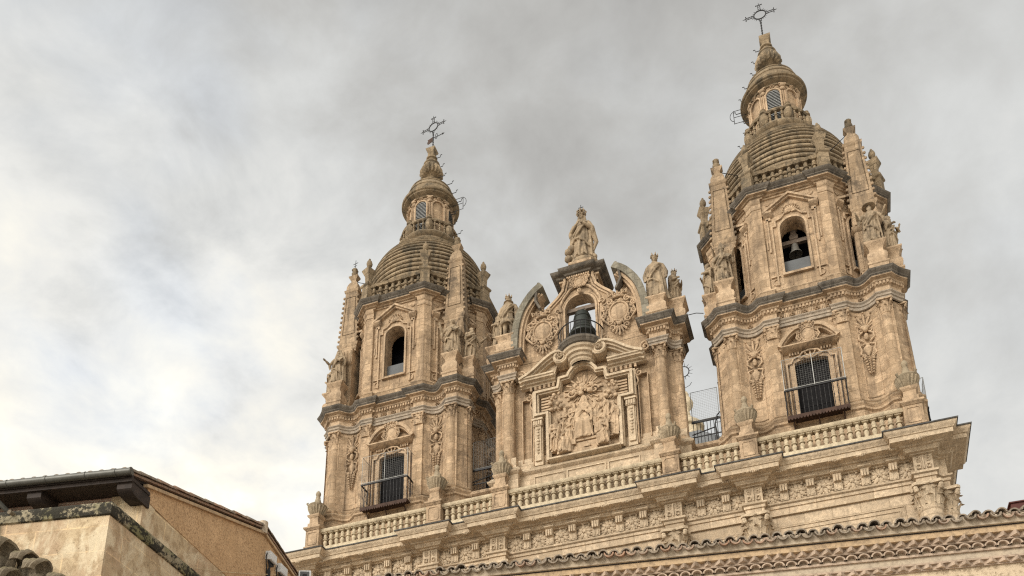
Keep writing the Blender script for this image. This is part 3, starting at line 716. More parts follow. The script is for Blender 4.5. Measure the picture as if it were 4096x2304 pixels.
def build_tower(label):
    t = thing('bell_tower', label, 'bell tower', (0, 0, 0), 0, 'twin bell towers of the church')
    # --- lower stage
    mb = MB(); base = inset(LOOP, -0.10)
    sweep(mb, LOOP, [(0.12, 24.6), (0.12, 27.30), (0.20, 27.36), (0.20, 27.46), (0.10, 27.52), (0.16, 27.60), (0.18, 27.68), (0.12, 27.76), (0.02, 27.82), (0.06, 27.88), (-0.04, 27.94)], True)
    part('base_course', mb, 'ochre', t)
    for k in range(4):
        rz = k * PI / 2
        mb = MB()
        P = [p for p in PATH]
        i0 = P.index((-1.14, -3.95)); left = P[:i0 + 2]; right = P[i0 + 2:]
        for q in (left, right):
            q2 = [(x, y + 0.10) for x, y in q]
            sweep(mb, q2, [(0, 27.9), (0, 32.62)])
        arch_wall(mb, -1.2, 1.2, 27.3, 32.62, 0.70, 27.45, 30.55, 0.14, -3.72, 0.55)
        c2 = [(x * 0.975, y * 0.975) for x, y in corner_path()]
        sweep(mb, c2, [(0, 27.9), (0, 32.62)])
        part('wall', mb, 'ochre', t, rz=rz)
        # recessed panel lines in the concave bays
        for sx in (-1, 1):
            mb = MB()
            cv = [(sx * x, y + 0.085) for x, y in cornice_side()[3:8]]
            for z in (28.15, 32.25): tube(mb, [(x, y, z) for x, y in cv], 0.028, 4)
            for q in (cv[0], cv[-1]): tube(mb, [(q[0], q[1], 28.15), (q[0], q[1], 32.25)], 0.028, 4)
            part('panel_moulding', mb, 'carve', t, rz=rz)
        for sx in (-1, 1):
            g = garland(29.2, 32.45, 0.62)
            part('garland', g, 'carve', t, (sx * 2.33 * math.cos(rz) - (-3.60) * math.sin(rz), sx * 2.33 * math.sin(rz) + (-3.60) * math.cos(rz), 0), rz)
            pm = MB(); box(pm, sx * 1.46 - .25, sx * 1.46 + .25, -3.93, -3.70, 27.9, 31.95); pl = part('pilaster', pm, 'ochre', t, rz=rz)
            cp = capital(0.27, 0.64, 0.36, 0.55); link('capital', mesh('capital', cp, 'carve'), pl, (sx * 1.46, -3.86, 31.98))
        for cx, cy in ((3.22, -3.80), (-3.22, -3.80)):
            cm = MB(); lathe(cm, [(.31, 27.9), (.33, 27.98), (.28, 28.06), (.27, 28.1), (.262, 29.4), (.258, 29.42), (.262, 29.46), (.225, 31.9), (.25, 31.93), (.25, 31.98)], 18)
            co = part('column', cm, 'ochre', t, (cx * math.cos(rz) - cy * math.sin(rz), cx * math.sin(rz) + cy * math.cos(rz), 0), rz)
            cp = capital(0.235, 0.64, 0.34); link('capital', mesh('capital', cp, 'carve'), co, (0, 0, 31.98))
        # window: dark door leaf coloured with the interior shade, surround, pediment
        wn = MB(); box(wn, -.68, .68, -3.50, -3.42, 27.45, 30.70); win = part('balcony_door', wn, 'door', t, rz=rz)
        bl = MB(); box(bl, -.02, .02, -3.53, -3.5, 27.5, 30.6)
        for z in (28.4, 29.5): box(bl, -.66, .66, -3.515, -3.5, z, z + .08)
        part('door_rail', bl, 'door', win)
        fr = MB()
        band(fr, [(-.69, 27.5), (-.69, 30.54), (-.5, 30.62), (-.25, 30.68), (.25, 30.68), (.5, 30.62), (.69, 30.54), (.69, 27.5)], .20, -3.80, -3.70)
        band(fr, [(-.98, 27.5), (-.98, 30.5), (-.80, 30.5), (-.70, 30.72), (-.42, 30.80), (-.30, 30.95), (0, 31.02), (.30, 30.95), (.42, 30.80), (.70, 30.72), (.80, 30.5), (.98, 30.5), (.98, 27.5)], .07, -3.88, -3.70)
        fan(fr, (0, -3.84, 30.62), .36, 5, .1 * PI, .9 * PI, .05, .06)
        for sx in (-1, 1):
            spiral(fr, (sx * .42, -3.85, 30.78), .09, 1.3, .03, 0, sx)
            for i in range(4): box(fr, sx * (.48 + i * .12) - .035, sx * (.48 + i * .12) + .035, -3.82, -3.70, 30.98, 31.12)
        part('window_surround', fr, 'carve', t, rz=rz)
        pd = MB()
        prism(pd, [(-4.16, 31.30), (-4.16, 31.24), (-4.05, 31.18), (-3.90, 31.12), (-3.70, 31.10), (-3.70, 31.30)], -1.16, 1.16, 'x')
        for sx in (-1, 1):
            arc = [(sx * (1.16 - 0.84 * i / 8), 31.28 + 0.80 * math.sin(PI / 2 * (i / 8)) ** 0.9) for i in range(9)]
            band(pd, arc if sx < 0 else arc[::-1], .16, -4.14, -3.70)
            band(pd, [(x, z - .10) for x, z in (arc if sx < 0 else arc[::-1])], .10, -4.02, -3.70)
            spiral(pd, (sx * .34, -3.98, 32.02), .12, 1.2, .04, PI / 2, sx)
        box(pd, -1.0, 1.0, -3.76, -3.70, 31.3, 31.7)
        part('pediment', pd, 'carve', t, rz=rz)
        ca = cartouche(.52, .95, False, False)
        for i in range(5): ell(ca, ((i - 2) * .15, -.08, .50 + .05 * (2 - abs(i - 2))), (.08, .07, .07), 7, 5)
        c_, s_ = math.cos(rz), math.sin(rz)
        part('cartouche', ca, 'carve', t, (3.92 * s_, -3.92 * c_, 31.82), rz)
    # --- lower entablature
    mb = MB(); sweep(mb, LOOPC, [(-.06, 32.60), (.0, 32.62), (.0, 32.76), (.04, 32.78), (.04, 32.88), (.10, 32.94), (.10, 32.98), (-.02, 33.0)], True)
    part('architrave', mb, 'blueg', t)
    mb = MB(); sweep(mb, LOOPC, [(-.02, 32.98), (-.02, 33.30), (.04, 33.34), (.04, 33.50), (.02, 33.52)], True)
    dn = mb
    DL = inset(LOOPC, .04)
    for i in range(len(DL)):
        a, b = Vector(DL[i]), Vector(DL[(i + 1) % len(DL)]); ln = (b - a).length
        if ln < .06: continue
        n = max(1, int(round(ln / .145))); d = (b - a) / ln; nr = Vector((d.y, -d.x))
        for k in range(n):
            p = a + d * (ln * (k + .5) / n); q = p + nr * .075
            w2 = min(.042, ln / n * .32)
            P4 = [p - d * w2, p + d * w2, q + d * w2, q - d * w2]
            prism(dn, [(v.x, v.y) for v in P4], 33.355, 33.49, 'z')
    fz = part('frieze', dn, 'carve', t)
    tg = MB()
    for j in range(3): box(tg, -.095 + j * .07, -.045 + j * .07, -.05, .03, 33.03, 33.27)
    tgm, rsm = mesh('triglyph', tg, 'carve'), mesh('rosette', rosette(.115), 'carve')
    for k in range(4):
        rz = k * PI / 2; c_, s_ = math.cos(rz), math.sin(rz)
        for i in range(4): x = -.76 + i * .52; link('triglyph', tgm, fz, (x * c_ + 3.80 * s_, x * s_ - 3.80 * c_, 0), rz)
        for x, y in ((-1.0, -3.8), (-.50, -3.8), (.02, -3.8), (.54, -3.8), (1.0, -3.8), (2.35, -3.63), (-2.35, -3.63)): link('rosette', rsm, fz, (x * c_ - y * s_, x * s_ + y * c_, 33.15), rz)
    mb = MB(); sweep(mb, LOOPC, [(.02, 33.49), (.06, 33.50), (.11, 33.53), (.13, 33.60), (.22, 33.63), (.285, 33.645), (.29, 33.70), (.1, 33.71)], True); part('cornice_bed', mb, 'carve', t)
    mb = MB(); sweep(mb, LOOPC, [(.1, 33.68), (.30, 33.69), (.305, 33.73), (.33, 33.74), (.34, 33.80), (.42, 33.88), (.45, 33.93), (.46, 33.98), (.30, 34.02), (-.6, 34.10)], True)
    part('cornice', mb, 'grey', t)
    mb = MB(); box(mb, -3.4, 3.4, -3.4, 3.4, 33.4, 34.14); part('terrace_slab', mb, 'carve', t)
    # --- octagonal belfry
    AP = 4.0
    def octo(a, d=0.0, rs=0.12, w_=0.42):
        P = []
        for k in range(8):
            an = k * PI / 4
            hw = (a) * t22
            for x, y in ((-hw + w_, -a - rs), (-hw + w_, -a), (hw - w_, -a), (hw - w_, -a - rs)):
                P.append((x * math.cos(an) - y * math.sin(an), x * math.sin(an) + y * math.cos(an)))
            hw2 = (a + rs) * t22
            P.append((hw2 * math.cos(an) + (a + rs) * math.sin(an), hw2 * math.sin(an) - (a + rs) * math.cos(an)))
        return P
    OCT = octo(AP - .10)
    mb = MB(); sweep(mb, OCT, [(.10, 34.05), (.10, 34.36), (.14, 34.42), (.10, 34.50), (.02, 34.54), (.0, 34.62)], True); part('belfry_base', mb, 'ochre', t)
    hw = AP * t22
    for k in range(8):
        rz = k * PI / 4
        mb = MB(); arch_wall(mb, -hw + .02, hw - .02, 34.3, 39.95, .56, 35.32, 37.88, .56, -3.90, .75)
        part('belfry_wall', mb, 'ochre', t, rz=rz)
        fr = MB()
        ar = [(-.56, 35.3), (-.56, 37.88)] + [(-x, z) for x, z in arch_pts(.56, 37.88, .56, 14)[1:-1]] + [(.56, 37.88), (.56, 35.3)]
        band(fr, ar, .10, -3.98, -3.88)
        band(fr, [(-.86, 34.75), (-.86, 38.1), (-.70, 38.1), (-.70, 38.42), (-.45, 38.5), (-.28, 38.72), (0, 38.8), (.28, 38.72), (.45, 38.5), (.70, 38.42), (.70, 38.1), (.86, 38.1), (.86, 34.75)], .07, -3.98, -3.88)
        band(fr, [(-1.02, 36.7), (-1.02, 38.64)], .07, -3.97, -3.88); band(fr, [(1.02, 38.64), (1.02, 36.7)], .07, -3.97, -3.88)
        band(fr, [(-1.14, 36.9), (-1.14, 37.35)], .05, -3.96, -3.88); band(fr, [(1.14, 37.35), (1.14, 36.9)], .05, -3.96, -3.88)
        box(fr, -.66, .66, -4.05, -3.6, 35.20, 35.31)
        for sx in (-1, 1):
            ring(fr, (sx * .98, -3.93, 34.98), .12, .17, .03, 14, ts=5)
            band(fr, [(sx * .98 - .2, 35.25), (sx * .98 + .2, 35.25)], .06, -3.97, -3.88)
        for x in (-.3, .3): box(fr, x - .02, x + .02, -3.92, -3.88, 34.65, 35.15)
        part('window_surround', fr, 'carve', t, rz=rz)
        pd = MB()
        for y0, dz_, wd in ((-4.16, 0, .09), (-4.06, -.09, .10)):
            band(pd, [(-1.20, 38.92 + dz_), (-.02, 39.72 + dz_), (0, 39.74 + dz_), (.02, 39.72 + dz_), (1.20, 38.92 + dz_)][1:-1] if 0 else [(-1.20, 38.90 + dz_), (0, 39.70 + dz_), (1.20, 38.90 + dz_)], .10, y0, -3.88)
        for sx in (-1, 1):
            prism(pd, [(-4.14, 38.98), (-4.14, 38.88), (-4.0, 38.74), (-3.88, 38.70), (-3.88, 38.98)], min(sx * .82, sx * 1.21), max(sx * .82, sx * 1.21), 'x')
            box(pd, min(sx * .90, sx * 1.12), max(sx * .90, sx * 1.12), -3.97, -3.88, 38.55, 38.72)
        fan(pd, (0, -3.95, 38.76), .42, 9, .06 * PI, .94 * PI, .055, .07)
        part('pediment', pd, 'carve', t, rz=rz)
        cp = MB()
        an = PI / 8 + 0.0
        R = (AP + .04) / math.cos(PI / 8)
        cpth = [(hw - .40, -AP - .02), (hw + .0165, -AP - .02), ((hw - .40) * math.cos(PI / 4) + (AP + .02) * math.sin(PI / 4), (hw - .40) * math.sin(PI / 4) * 0 + 0)]
        a4 = PI / 4
        def rot(p): return (p[0] * math.cos(a4) - p[1] * math.sin(a4), p[0] * math.sin(a4) + p[1] * math.cos(a4))
        P = [(hw - .39, -AP + .1), (hw - .39, -AP - .02), ((AP + .02) * t22, -AP - .02), rot((-hw + .39, -AP - .02)), rot((-hw + .39, -AP + .1))]
        sweep(cp, P, [(0, 34.6), (0, 39.32)])
        pil = part('pilaster', cp, 'ochre', t, rz=rz)
        cc = MB(); sweep(cc, P[1:-1], [(-.05, 39.30), (.03, 39.33), (.05, 39.42), (.01, 39.46), (.01, 39.62), (.05, 39.66), (.09, 39.76), (.10, 39.86), (-.05, 39.88)])
        part('capital', cc, 'carve', pil)
        for sx in (-1, 1):
            og = MB(); ring(og, (sx * .95, -3.93, 39.62), .10, .13, .025, 10, ts=4, arc=(PI, 2 * PI)); part('frieze_ornament', og, 'carve', t, rz=rz)
    inner = MB(); lathe(inner, [(2.55, 34.2), (2.55, 39.9)], 8, a0=PI / 8); part('belfry_shade_core', inner, 'dark', t)  # added drum, coloured dark to give the belfry windows their inner shade
    fl = MB(); lathe(fl, [(0, 34.3), (3.3, 34.3), (3.3, 34.36), (0, 34.36)], 8, a0=PI / 8); part('belfry_floor', fl, 'dark', t)  # floor takes the same painted darkness as the core
    OC2 = octo(AP - .08)
    mb = MB(); sweep(mb, OC2, [(-.05, 39.84), (.04, 39.86), (.06, 39.92), (.02, 39.94)], True); part('architrave', mb, 'carve', t)
    mb = MB(); sweep(mb, OC2, [(.0, 39.92), (.02, 39.93), (.12, 39.95), (.16, 40.0), (.295, 40.02), (.30, 40.08), (.1, 40.09)], True); part('cornice_bed', mb, 'carve', t)
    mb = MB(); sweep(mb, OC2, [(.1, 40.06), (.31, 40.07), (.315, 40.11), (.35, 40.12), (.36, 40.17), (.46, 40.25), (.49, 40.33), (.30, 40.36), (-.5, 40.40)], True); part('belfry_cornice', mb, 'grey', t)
    mb = MB(); lathe(mb, [(0, 40.3), (4.0, 40.3), (4.0, 40.44), (0, 40.45)], 8, a0=PI / 8); part('belfry_roof_slab', mb, 'carve', t)
    # balustrade round the dome
    AB = 4.04
    OB = [(AB / math.cos(PI / 8) * math.cos(-5 * PI / 8 + k * PI / 4), AB / math.cos(PI / 8) * math.sin(-5 * PI / 8 + k * PI / 4)) for k in range(8)]
    mb = MB(); sweep(mb, OB, [(-.16, 40.38), (.16, 40.38), (.16, 40.50), (-.16, 40.52)], True); part('balustrade_plinth', mb, 'dome', t)
    mb = MB(); sweep(mb, OB, [(-.13, 41.30), (.13, 41.30), (.17, 41.36), (.17, 41.44), (-.16, 41.46)], True); part('balustrade_rail', mb, 'dome', t)
    bme = mesh('baluster', baluster(.82, .14), 'dome'); pdm = MB()
    sq(pdm, [(.27, 40.4), (.27, 40.66), (.24, 40.7), (.24, 41.36), (.28, 41.4), (.31, 41.46), (.31, 41.54), (.24, 41.60), (.16, 41.72), (.13, 41.8), (.15, 42.2), (.27, 42.52), (.28, 42.60), (.10, 42.70), (.09, 42.8)])
    fin = MB(); lathe(fin, [(.06, 42.72), (.10, 42.80), (.08, 42.86), (.15, 42.98), (.17, 43.10), (.13, 43.26), (.05, 43.36), (.06, 43.42), (0, 43.5)], 10)
    pme = mesh('dome_pedestal', pdm, 'dome'); fme = mesh('finial', fin, 'dome')
    for k in range(8):
        a, b = Vector(OB[k]), Vector(OB[(k + 1) % 8]); an = math.atan2(b.y - a.y, b.x - a.x)
        for i in range(8):
            p = a + (b - a) * ((i + 1.0) / 9.0); link('baluster', bme, t, (p.x, p.y, 40.50), an)
        q = link('dome_pedestal', pme, t, (a.x, a.y, 0), math.atan2(a.y, a.x)); link('finial', fme, q)
    # dome
    mb = MB(); prof = [(3.62, 40.4), (3.62, 41.0), (3.40, 41.05)]
    pts = [(3.30, 41.1 + i * .3) for i in range(9)]
    pts += [(3.30 * math.cos(math.radians(i * 5.1)), 43.5 + 3.30 * math.sin(math.radians(i * 5.1))) for i in range(1, 13)]
    for (ra, za), (rb, zb) in zip(pts[:-1], pts[1:]):
        q = lambda t, o: (ra + (rb - ra) * t + o * .5 * (1 + (za - 41) / 9), za + (zb - za) * t + o * .12)
        prof += [q(.0, -.10), q(.06, -.10), q(.08, .08), q(.2, .15), q(.45, .15), q(.7, .10), q(.92, .03)]
    prof += [(1.5, 46.45), (1.5, 46.6)]
    lathe(mb, prof, 64); part('dome', mb, 'dome', t, ang=25)
    mb = MB(); lathe(mb, [(1.40, 46.45), (1.55, 46.5), (1.62, 46.72), (1.60, 46.84), (1.72, 46.92), (1.78, 47.04), (1.72, 47.16), (1.66, 47.22), (1.30, 47.24)], 40); part('lantern_ring', mb, 'dome', t)
    # lantern
    mb = MB(); lathe(mb, [(1.25, 47.1), (1.25, 50.1)], 48); lan = part('lantern', mb, 'ochre', t)
    lb = mesh('lantern_baluster', baluster(.68, .085), 'dome')
    for k in range(8):
        an = k * PI / 4; rz = an
        x, y = 1.24 * math.sin(an), -1.24 * math.cos(an)
        fr = MB(); ar = [(-.34, 47.3), (-.34, 49.40)] + [(-a, b) for a, b in arch_pts(.34, 49.40, .34, 10)[1:-1]] + [(.34, 49.40), (.34, 47.3)]
        band(fr, ar, .07, -.10, .10)
        rs = rosette(.13); fr.merge(rs, T(0, -.06, 49.93)); spiral(fr, (-.2, -.04, 49.88), .09, 1.2, .03, 0, -1); spiral(fr, (.2, -.04, 49.88), .09, 1.2, .03, PI, 1)
        part('niche_frame', fr, 'carve', lan, (x, y, 0), rz)
        if k % 2 == 0:
            lv = MB()
            for i in range(23):
                z = 47.37 + i * .105; hwz = .34 if z < 49.40 else math.sqrt(max(.002, .34 ** 2 - (z - 49.40) ** 2))
                lv.add([(-hwz, -.03, z), (hwz, -.03, z), (hwz, -.085, z - .085), (-hwz, -.085, z - .085), (-hwz, -.02, z + .014), (hwz, -.02, z + .014), (hwz, -.075, z - .071), (-hwz, -.075, z - .071)], [(0, 1, 2, 3), (4, 5, 6, 7), (0, 4, 7, 3), (1, 5, 6, 2), (2, 6, 7, 3), (0, 1, 5, 4)])
            part('louvre', lv, 'louvre', lan, (x, y, 0), rz)
            bk = MB(); prism(bk, [(.34, 47.3), (.34, 49.40)] + arch_pts(.34, 49.40, .34, 10)[1:-1] + [(-.34, 49.40), (-.34, 47.3)], -.028, .03); part('louvre_backing', bk, 'slate', lan, (x, y, 0), rz)
        pl = MB()
        for dx_ in (-.10, 0, .10): box(pl, dx_ - .035, dx_ + .035, -.13, .1, 47.25, 49.62)
        box(pl, -.17, .17, -.07, .1, 47.25, 49.66); ell(pl, (0, -.14, 49.74), (.14, .09, .12), 8, 6); ell(pl, (0, -.17, 49.9), (.17, .10, .08), 8, 6)
        box(pl, -.19, .19, -.22, .1, 49.97, 50.06); spiral(pl, (0, -.14, 48.0), .10, 1.2, .04, 0, 1); ell(pl, (0, -.16, 47.95), (.12, .12, .14), 8, 5)
        a2 = an + PI / 8; part('lantern_pilaster', pl, 'carve', lan, (1.18 * math.sin(a2), -1.18 * math.cos(a2), 0), a2)
        bu = MB(); lathe(bu, [(.12, 47.2), (.20, 47.3), (.23, 47.55), (.20, 47.8), (.12, 47.95), (.19, 48.0), (.19, 48.08), (.08, 48.14), (.14, 48.26), (.02, 48.38)], 12, flute=(8, .16, 47.3, 47.8))
        part('lantern_urn_post', bu, 'dome', lan, (1.60 * math.sin(a2), -1.60 * math.cos(a2), 0), a2)
        for i in range(3):
            a3 = an + (i - 1) * .19; link('lantern_baluster', lb, lan, (1.60 * math.sin(a3), -1.60 * math.cos(a3), 47.2), a3)
    mb = MB(); lathe(mb, [(1.50, 47.90), (1.68, 47.90), (1.71, 47.95), (1.70, 48.02), (1.50, 48.03)], 48, cap=False); part('lantern_rail', mb, 'dome', lan)
    mb = MB(); lathe(mb, [(1.20, 50.02), (1.33, 50.05), (1.36, 50.13), (1.44, 50.15), (1.60, 50.22), (1.62, 50.28), (1.70, 50.31), (1.73, 50.36), (1.73, 50.41), (1.5, 50.44), (1.2, 50.46)], 48); part('lantern_cornice', mb, 'dome', lan)
    mb = MB(); prof = [(1.36, 50.40), (1.36, 50.60)]
    for i in range(4):
        p0, p1 = math.radians(-8 + i * 18), math.radians(-8 + (i + 1) * 18); rr, zc = 1.40, 50.85
        prof += [(rr * math.cos(p0) + .03, zc + rr * math.sin(p0)), (rr * math.cos(p0) + .04, zc + rr * math.sin(p0) + .05), (rr * math.cos((p0 + p1) / 2) + .03, zc + rr * math.sin((p0 + p1) / 2)), (rr * math.cos(p1) + .0, zc + rr * math.sin(p1) - .01)]
    prof += [(.45, 52.22), (.42, 52.3)]
    lathe(mb, prof, 48); part('lantern_dome', mb, 'dome', t, ang=25)
    mb = MB(); lathe(mb, [(.44, 52.15), (.46, 52.35), (.36, 52.45), (.28, 52.6), (.26, 52.85), (.34, 52.92), (.55, 52.99), (.66, 53.12), (.66, 53.28), (.58, 53.52), (.47, 53.80), (.46, 53.86), (.50, 53.90), (.50, 53.98), (.42, 54.04), (.25, 54.08), (.23, 54.2), (.24, 54.38), (.33, 54.42), (.34, 54.50), (.28, 54.55)], 36, flute=(18, .22, 52.95, 53.75))
    sq(mb, [(.16, 54.5), (.19, 54.62), (.20, 54.95), (.28, 55.08), (.30, 55.16), (.30, 55.2), (.1, 55.22)]); ell(mb, (0, 0, 55.3), .13, 10, 6)
    part('top_urn', mb, 'dome', t)
    # corner pinnacles, fluted piers, statue pedestals
    pier = MB(); box(pier, -.52, .52, -.42, .42, 34.05, 38.15)
    for i in range(6):
        x = -.43 + i * .172; box(pier, x - .045, x + .045, -.455, -.42, 34.75, 36.95); box(pier, x - .045, x + .045, -.455, -.42, 37.35, 38.0)
    for i in range(4):
        y = -.32 + i * .21
        for sx in (-1, 1): box(pier, min(sx * .52, sx * .555), max(sx * .52, sx * .555), y - .05, y + .05, 34.75, 38.0)
    sweep(pier, [(-.52, .42), (-.52, -.42), (.52, -.42), (.52, .42)], [(.0, 36.98), (.06, 37.02), (.12, 37.12), (.14, 37.2), (.02, 37.24)])
    pm = mesh('pier', pier, 'pinn')
    ob = MB(); sy = .66
    sq(ob, [(.50, 38.1), (.50, 38.25), (.56, 38.32), (.54, 38.42), (.62, 38.52), (.63, 38.66), (.52, 38.70), (.52, 38.95), (.36, 42.25), (.42, 42.30), (.44, 42.44), (.35, 42.48), (.33, 42.75), (.24, 43.0), (.15, 43.12), (.13, 43.2), (.27, 43.42), (.28, 43.5), (.12, 43.58)], sy=sy)
    pn = MB()
    for sx in (-1, 1):
        vs = [(-.36, 39.3), (.36, 39.3), (.27, 41.9), (-.27, 41.9)]
        for i in range(4):
            a, b = vs[i], vs[(i + 1) % 4]
            ya = lambda z: -(.52 - .16 * (z - 38.95) / 3.3) * sy - .005
            tube(pn, [(a[0], ya(a[1]), a[1]), (b[0], ya(b[1]), b[1])], .022, 4)
        for k in range(10):
            z = 38.95 + k * .33; hwz = .52 - .16 * (z - 38.95) / 3.3
            for yy in (-1, 1): ell(pn, (sx * (hwz + .05), yy * hwz * sy, z), (.075, .06, .085), 6, 4)
    ob.merge(pn); om = mesh('pinnacle', ob, 'pinn')
    fk = MB(); lathe(fk, [(.10, 43.52), (.17, 43.62), (.19, 43.74), (.11, 43.84), (.16, 43.94), (.15, 44.06), (.05, 44.16), (0, 44.2)], 10); 
    for k in range(4): ell(fk, (.13 * math.cos(k * 1.57 + .8), .13 * math.sin(k * 1.57 + .8), 43.98), .07, 6, 4)
    fkm = mesh('pinnacle_finial', fk, 'dome')
    pe = MB(); sq(pe, [(.40, 34.02), (.40, 34.30), (.44, 34.34), (.44, 34.42), (.36, 34.46), (.40, 34.60), (.42, 34.76), (.38, 34.92), (.29, 35.04), (.27, 35.16), (.32, 35.32), (.43, 35.46), (.46, 35.50), (.46, 35.57), (.30, 35.58)], sy=0.9)
    pem = mesh('statue_pedestal', pe, 'carve')
    for k in range(4):
        rz = k * PI / 2; c, s = math.cos(rz), math.sin(rz)
        R2 = lambda x, y: (x * c - y * s, x * s + y * c, 0)
        po = link('pier', pm, t, R2(3.10, -3.10), rz if k % 2 == 0 else rz)
        o = link('pinnacle', om, t, (R2(3.10, -3.10)[0], R2(3.10, -3.10)[1], 0), 0); link('pinnacle_finial', fkm, o)
        link('statue_pedestal', pem, t, R2(3.24, -3.92), rz); link('statue_pedestal', pem, t, R2(3.92, -3.24), rz + PI / 2)
        cs = MB(); sweep(cs, [(2.75, -4.2), (3.5, -4.2), (3.62, -4.0), (4.0, -3.62), (4.2, -3.5), (4.2, -2.75), (3.6, -2.75)], [(.0, 34.0), (.0, 34.10), (-.10, 34.14)]); prism(cs, [(2.6, -4.12), (3.5, -4.12), (4.12, -3.5), (4.12, -2.6), (2.6, -2.6)], 33.95, 34.13, 'z')
        part('pedestal_base', cs, 'carve', t, rz=rz)
    # iron fittings on the lantern: foot irons and a ladder hoop
    for i in range(9):
        z = 47.9 + i * .82; r = [1.75, 1.4, 1.4, 1.76, 1.42, 1.15, .66, .52, .34][i]
        ih = MB(); tube(ih, [(r - .2, 0, z), (r + .22, 0, z), (r + .24, 0, z + .16), (r + .34, 0, z + .16)], .022, 5); part('foot_iron', ih, 'iron', t)
    ih = MB()
    for z in (49.7, 50.15, 50.6): tube(ih, [(1.2, 0, z), (2.10, 0, z + .03)], .016, 5)
    tube(ih, [(2.10, 0, 49.7), (2.10, 0, 50.65)], .018, 5)
    tube(ih, [(2.10 + .2 * math.sin(a * PI / 8), 0, 50.25 + .34 * math.cos(a * PI / 8)) for a in range(9)], .016, 5)
    part('ladder_hoop', ih, 'iron', t)
    # balcony cages on the front and the two flanks
    def balcony(rz):
        c, s = math.cos(rz), math.sin(rz)
        fb = MB(); box(fb, -1.25, 1.25, -4.52, -3.75, 27.36, 27.44)
        for i in range(3): tube(fb, [(-1.0 + i, -4.4, 27.36), (-1.0 + i, -3.95, 26.85)], .03, 5)
        bal = part('balcony', fb, 'rust', t, rz=rz)
        vl = MB()
        pts = []
        for i in range(20):
            x = -1.25 + i * .125; pts += [(x, 27.30), (x + .03, 27.22), (x + .0625, 27.20), (x + .095, 27.22)]
        pts.append((1.25, 27.30)); prism(vl, [(-1.25, 27.42)] + pts[0:1] + pts[1:] + [(1.25, 27.42)], -4.545, -4.525)
        part('scalloped_valance', vl, 'rust', bal)
        rl = MB(); box(rl, -1.26, 1.26, -4.54, -4.48, 28.66, 28.72)
        for sx in (-1, 1): box(rl, sx * 1.23 - .03, sx * 1.23 + .03, -4.48, -3.75, 28.66, 28.72)
        bp = [(.014, 0), (.014, .2), (.026, .25), (.014, .3), (.014, .55), (.03, .62), (.014, .69), (.014, .95), (.026, 1.0), (.014, 1.05), (.014, 1.22)]
        for i in range(15): lathe(rl, [(r, z + 27.44) for r, z in bp], 6, -1.22 + i * 2.44 / 14, -4.51)
        for sx in (-1, 1):
            for i in range(5): lathe(rl, [(r, z + 27.44) for r, z in bp], 6, sx * 1.23, -4.36 + i * .14)
        part('railing', rl, 'iron', bal)
        fm = MB()
        for x in (-1.22, 1.22): tube(fm, [(x, -4.51, 28.7), (x, -4.51, 30.28)], .014, 5)
        tube(fm, [(0, -4.51, 28.7), (0, -4.51, 30.28)], .017, 5); tube(fm, [(-1.22, -4.51, 30.28), (1.22, -4.51, 30.28)], .012, 5); tube(fm, [(-1.22, -4.51, 28.78), (1.22, -4.51, 28.78)], .02, 5)
        for x in (-1.22, 1.22): tube(fm, [(x, -4.51, 30.28), (x, -3.75, 30.28)], .016, 5)
        part('mesh_frame', fm, 'wire', bal)
        wm = MB()
        for i in range(1, 24): tube(wm, [(-1.22 + i * .1017, -4.51, 28.75), (-1.22 + i * .1017, -4.51, 30.28)], 0.003, 3, False)
        for i in range(1, 15): tube(wm, [(-1.22, -4.51, 28.75 + i * .102), (1.22, -4.51, 28.75 + i * .102)], 0.003, 3, False)
        for sx in (-1, 1):
            for i in range(1, 8): tube(wm, [(sx * 1.22, -4.51 + i * .1, 28.75), (sx * 1.22, -4.51 + i * .1, 30.28)], 0.0028, 3, False)
        part('wire_mesh', wm, 'mesh', bal)
    for k in (0, 1, 3): balcony(k * PI / 2)
    # glass guard in the belfry windows
    for k in (0, 1, 7):
        g = MB(); box(g, -.55, .55, -3.62, -3.58, 35.31, 36.28); part('window_guard', g, 'panelglass', t, rz=k * PI / 4)
    return t
tower_r = build_tower('right hand domed bell tower, with a bell hanging in its arched belfry window')
tower_l = copy_tree(tower_r)
tower_l['label'] = 'left hand domed bell tower, with no bell showing in its dark belfry window'
tower_r.location = (10, 0, 0); tower_l.location = (-10, 0, 0)
# foot irons hang on the right of the left lantern and on the left of the right one
for o in tower_r.children:
    if o.name.startswith(('foot_iron', 'ladder_hoop')): o.rotation_euler.z = PI

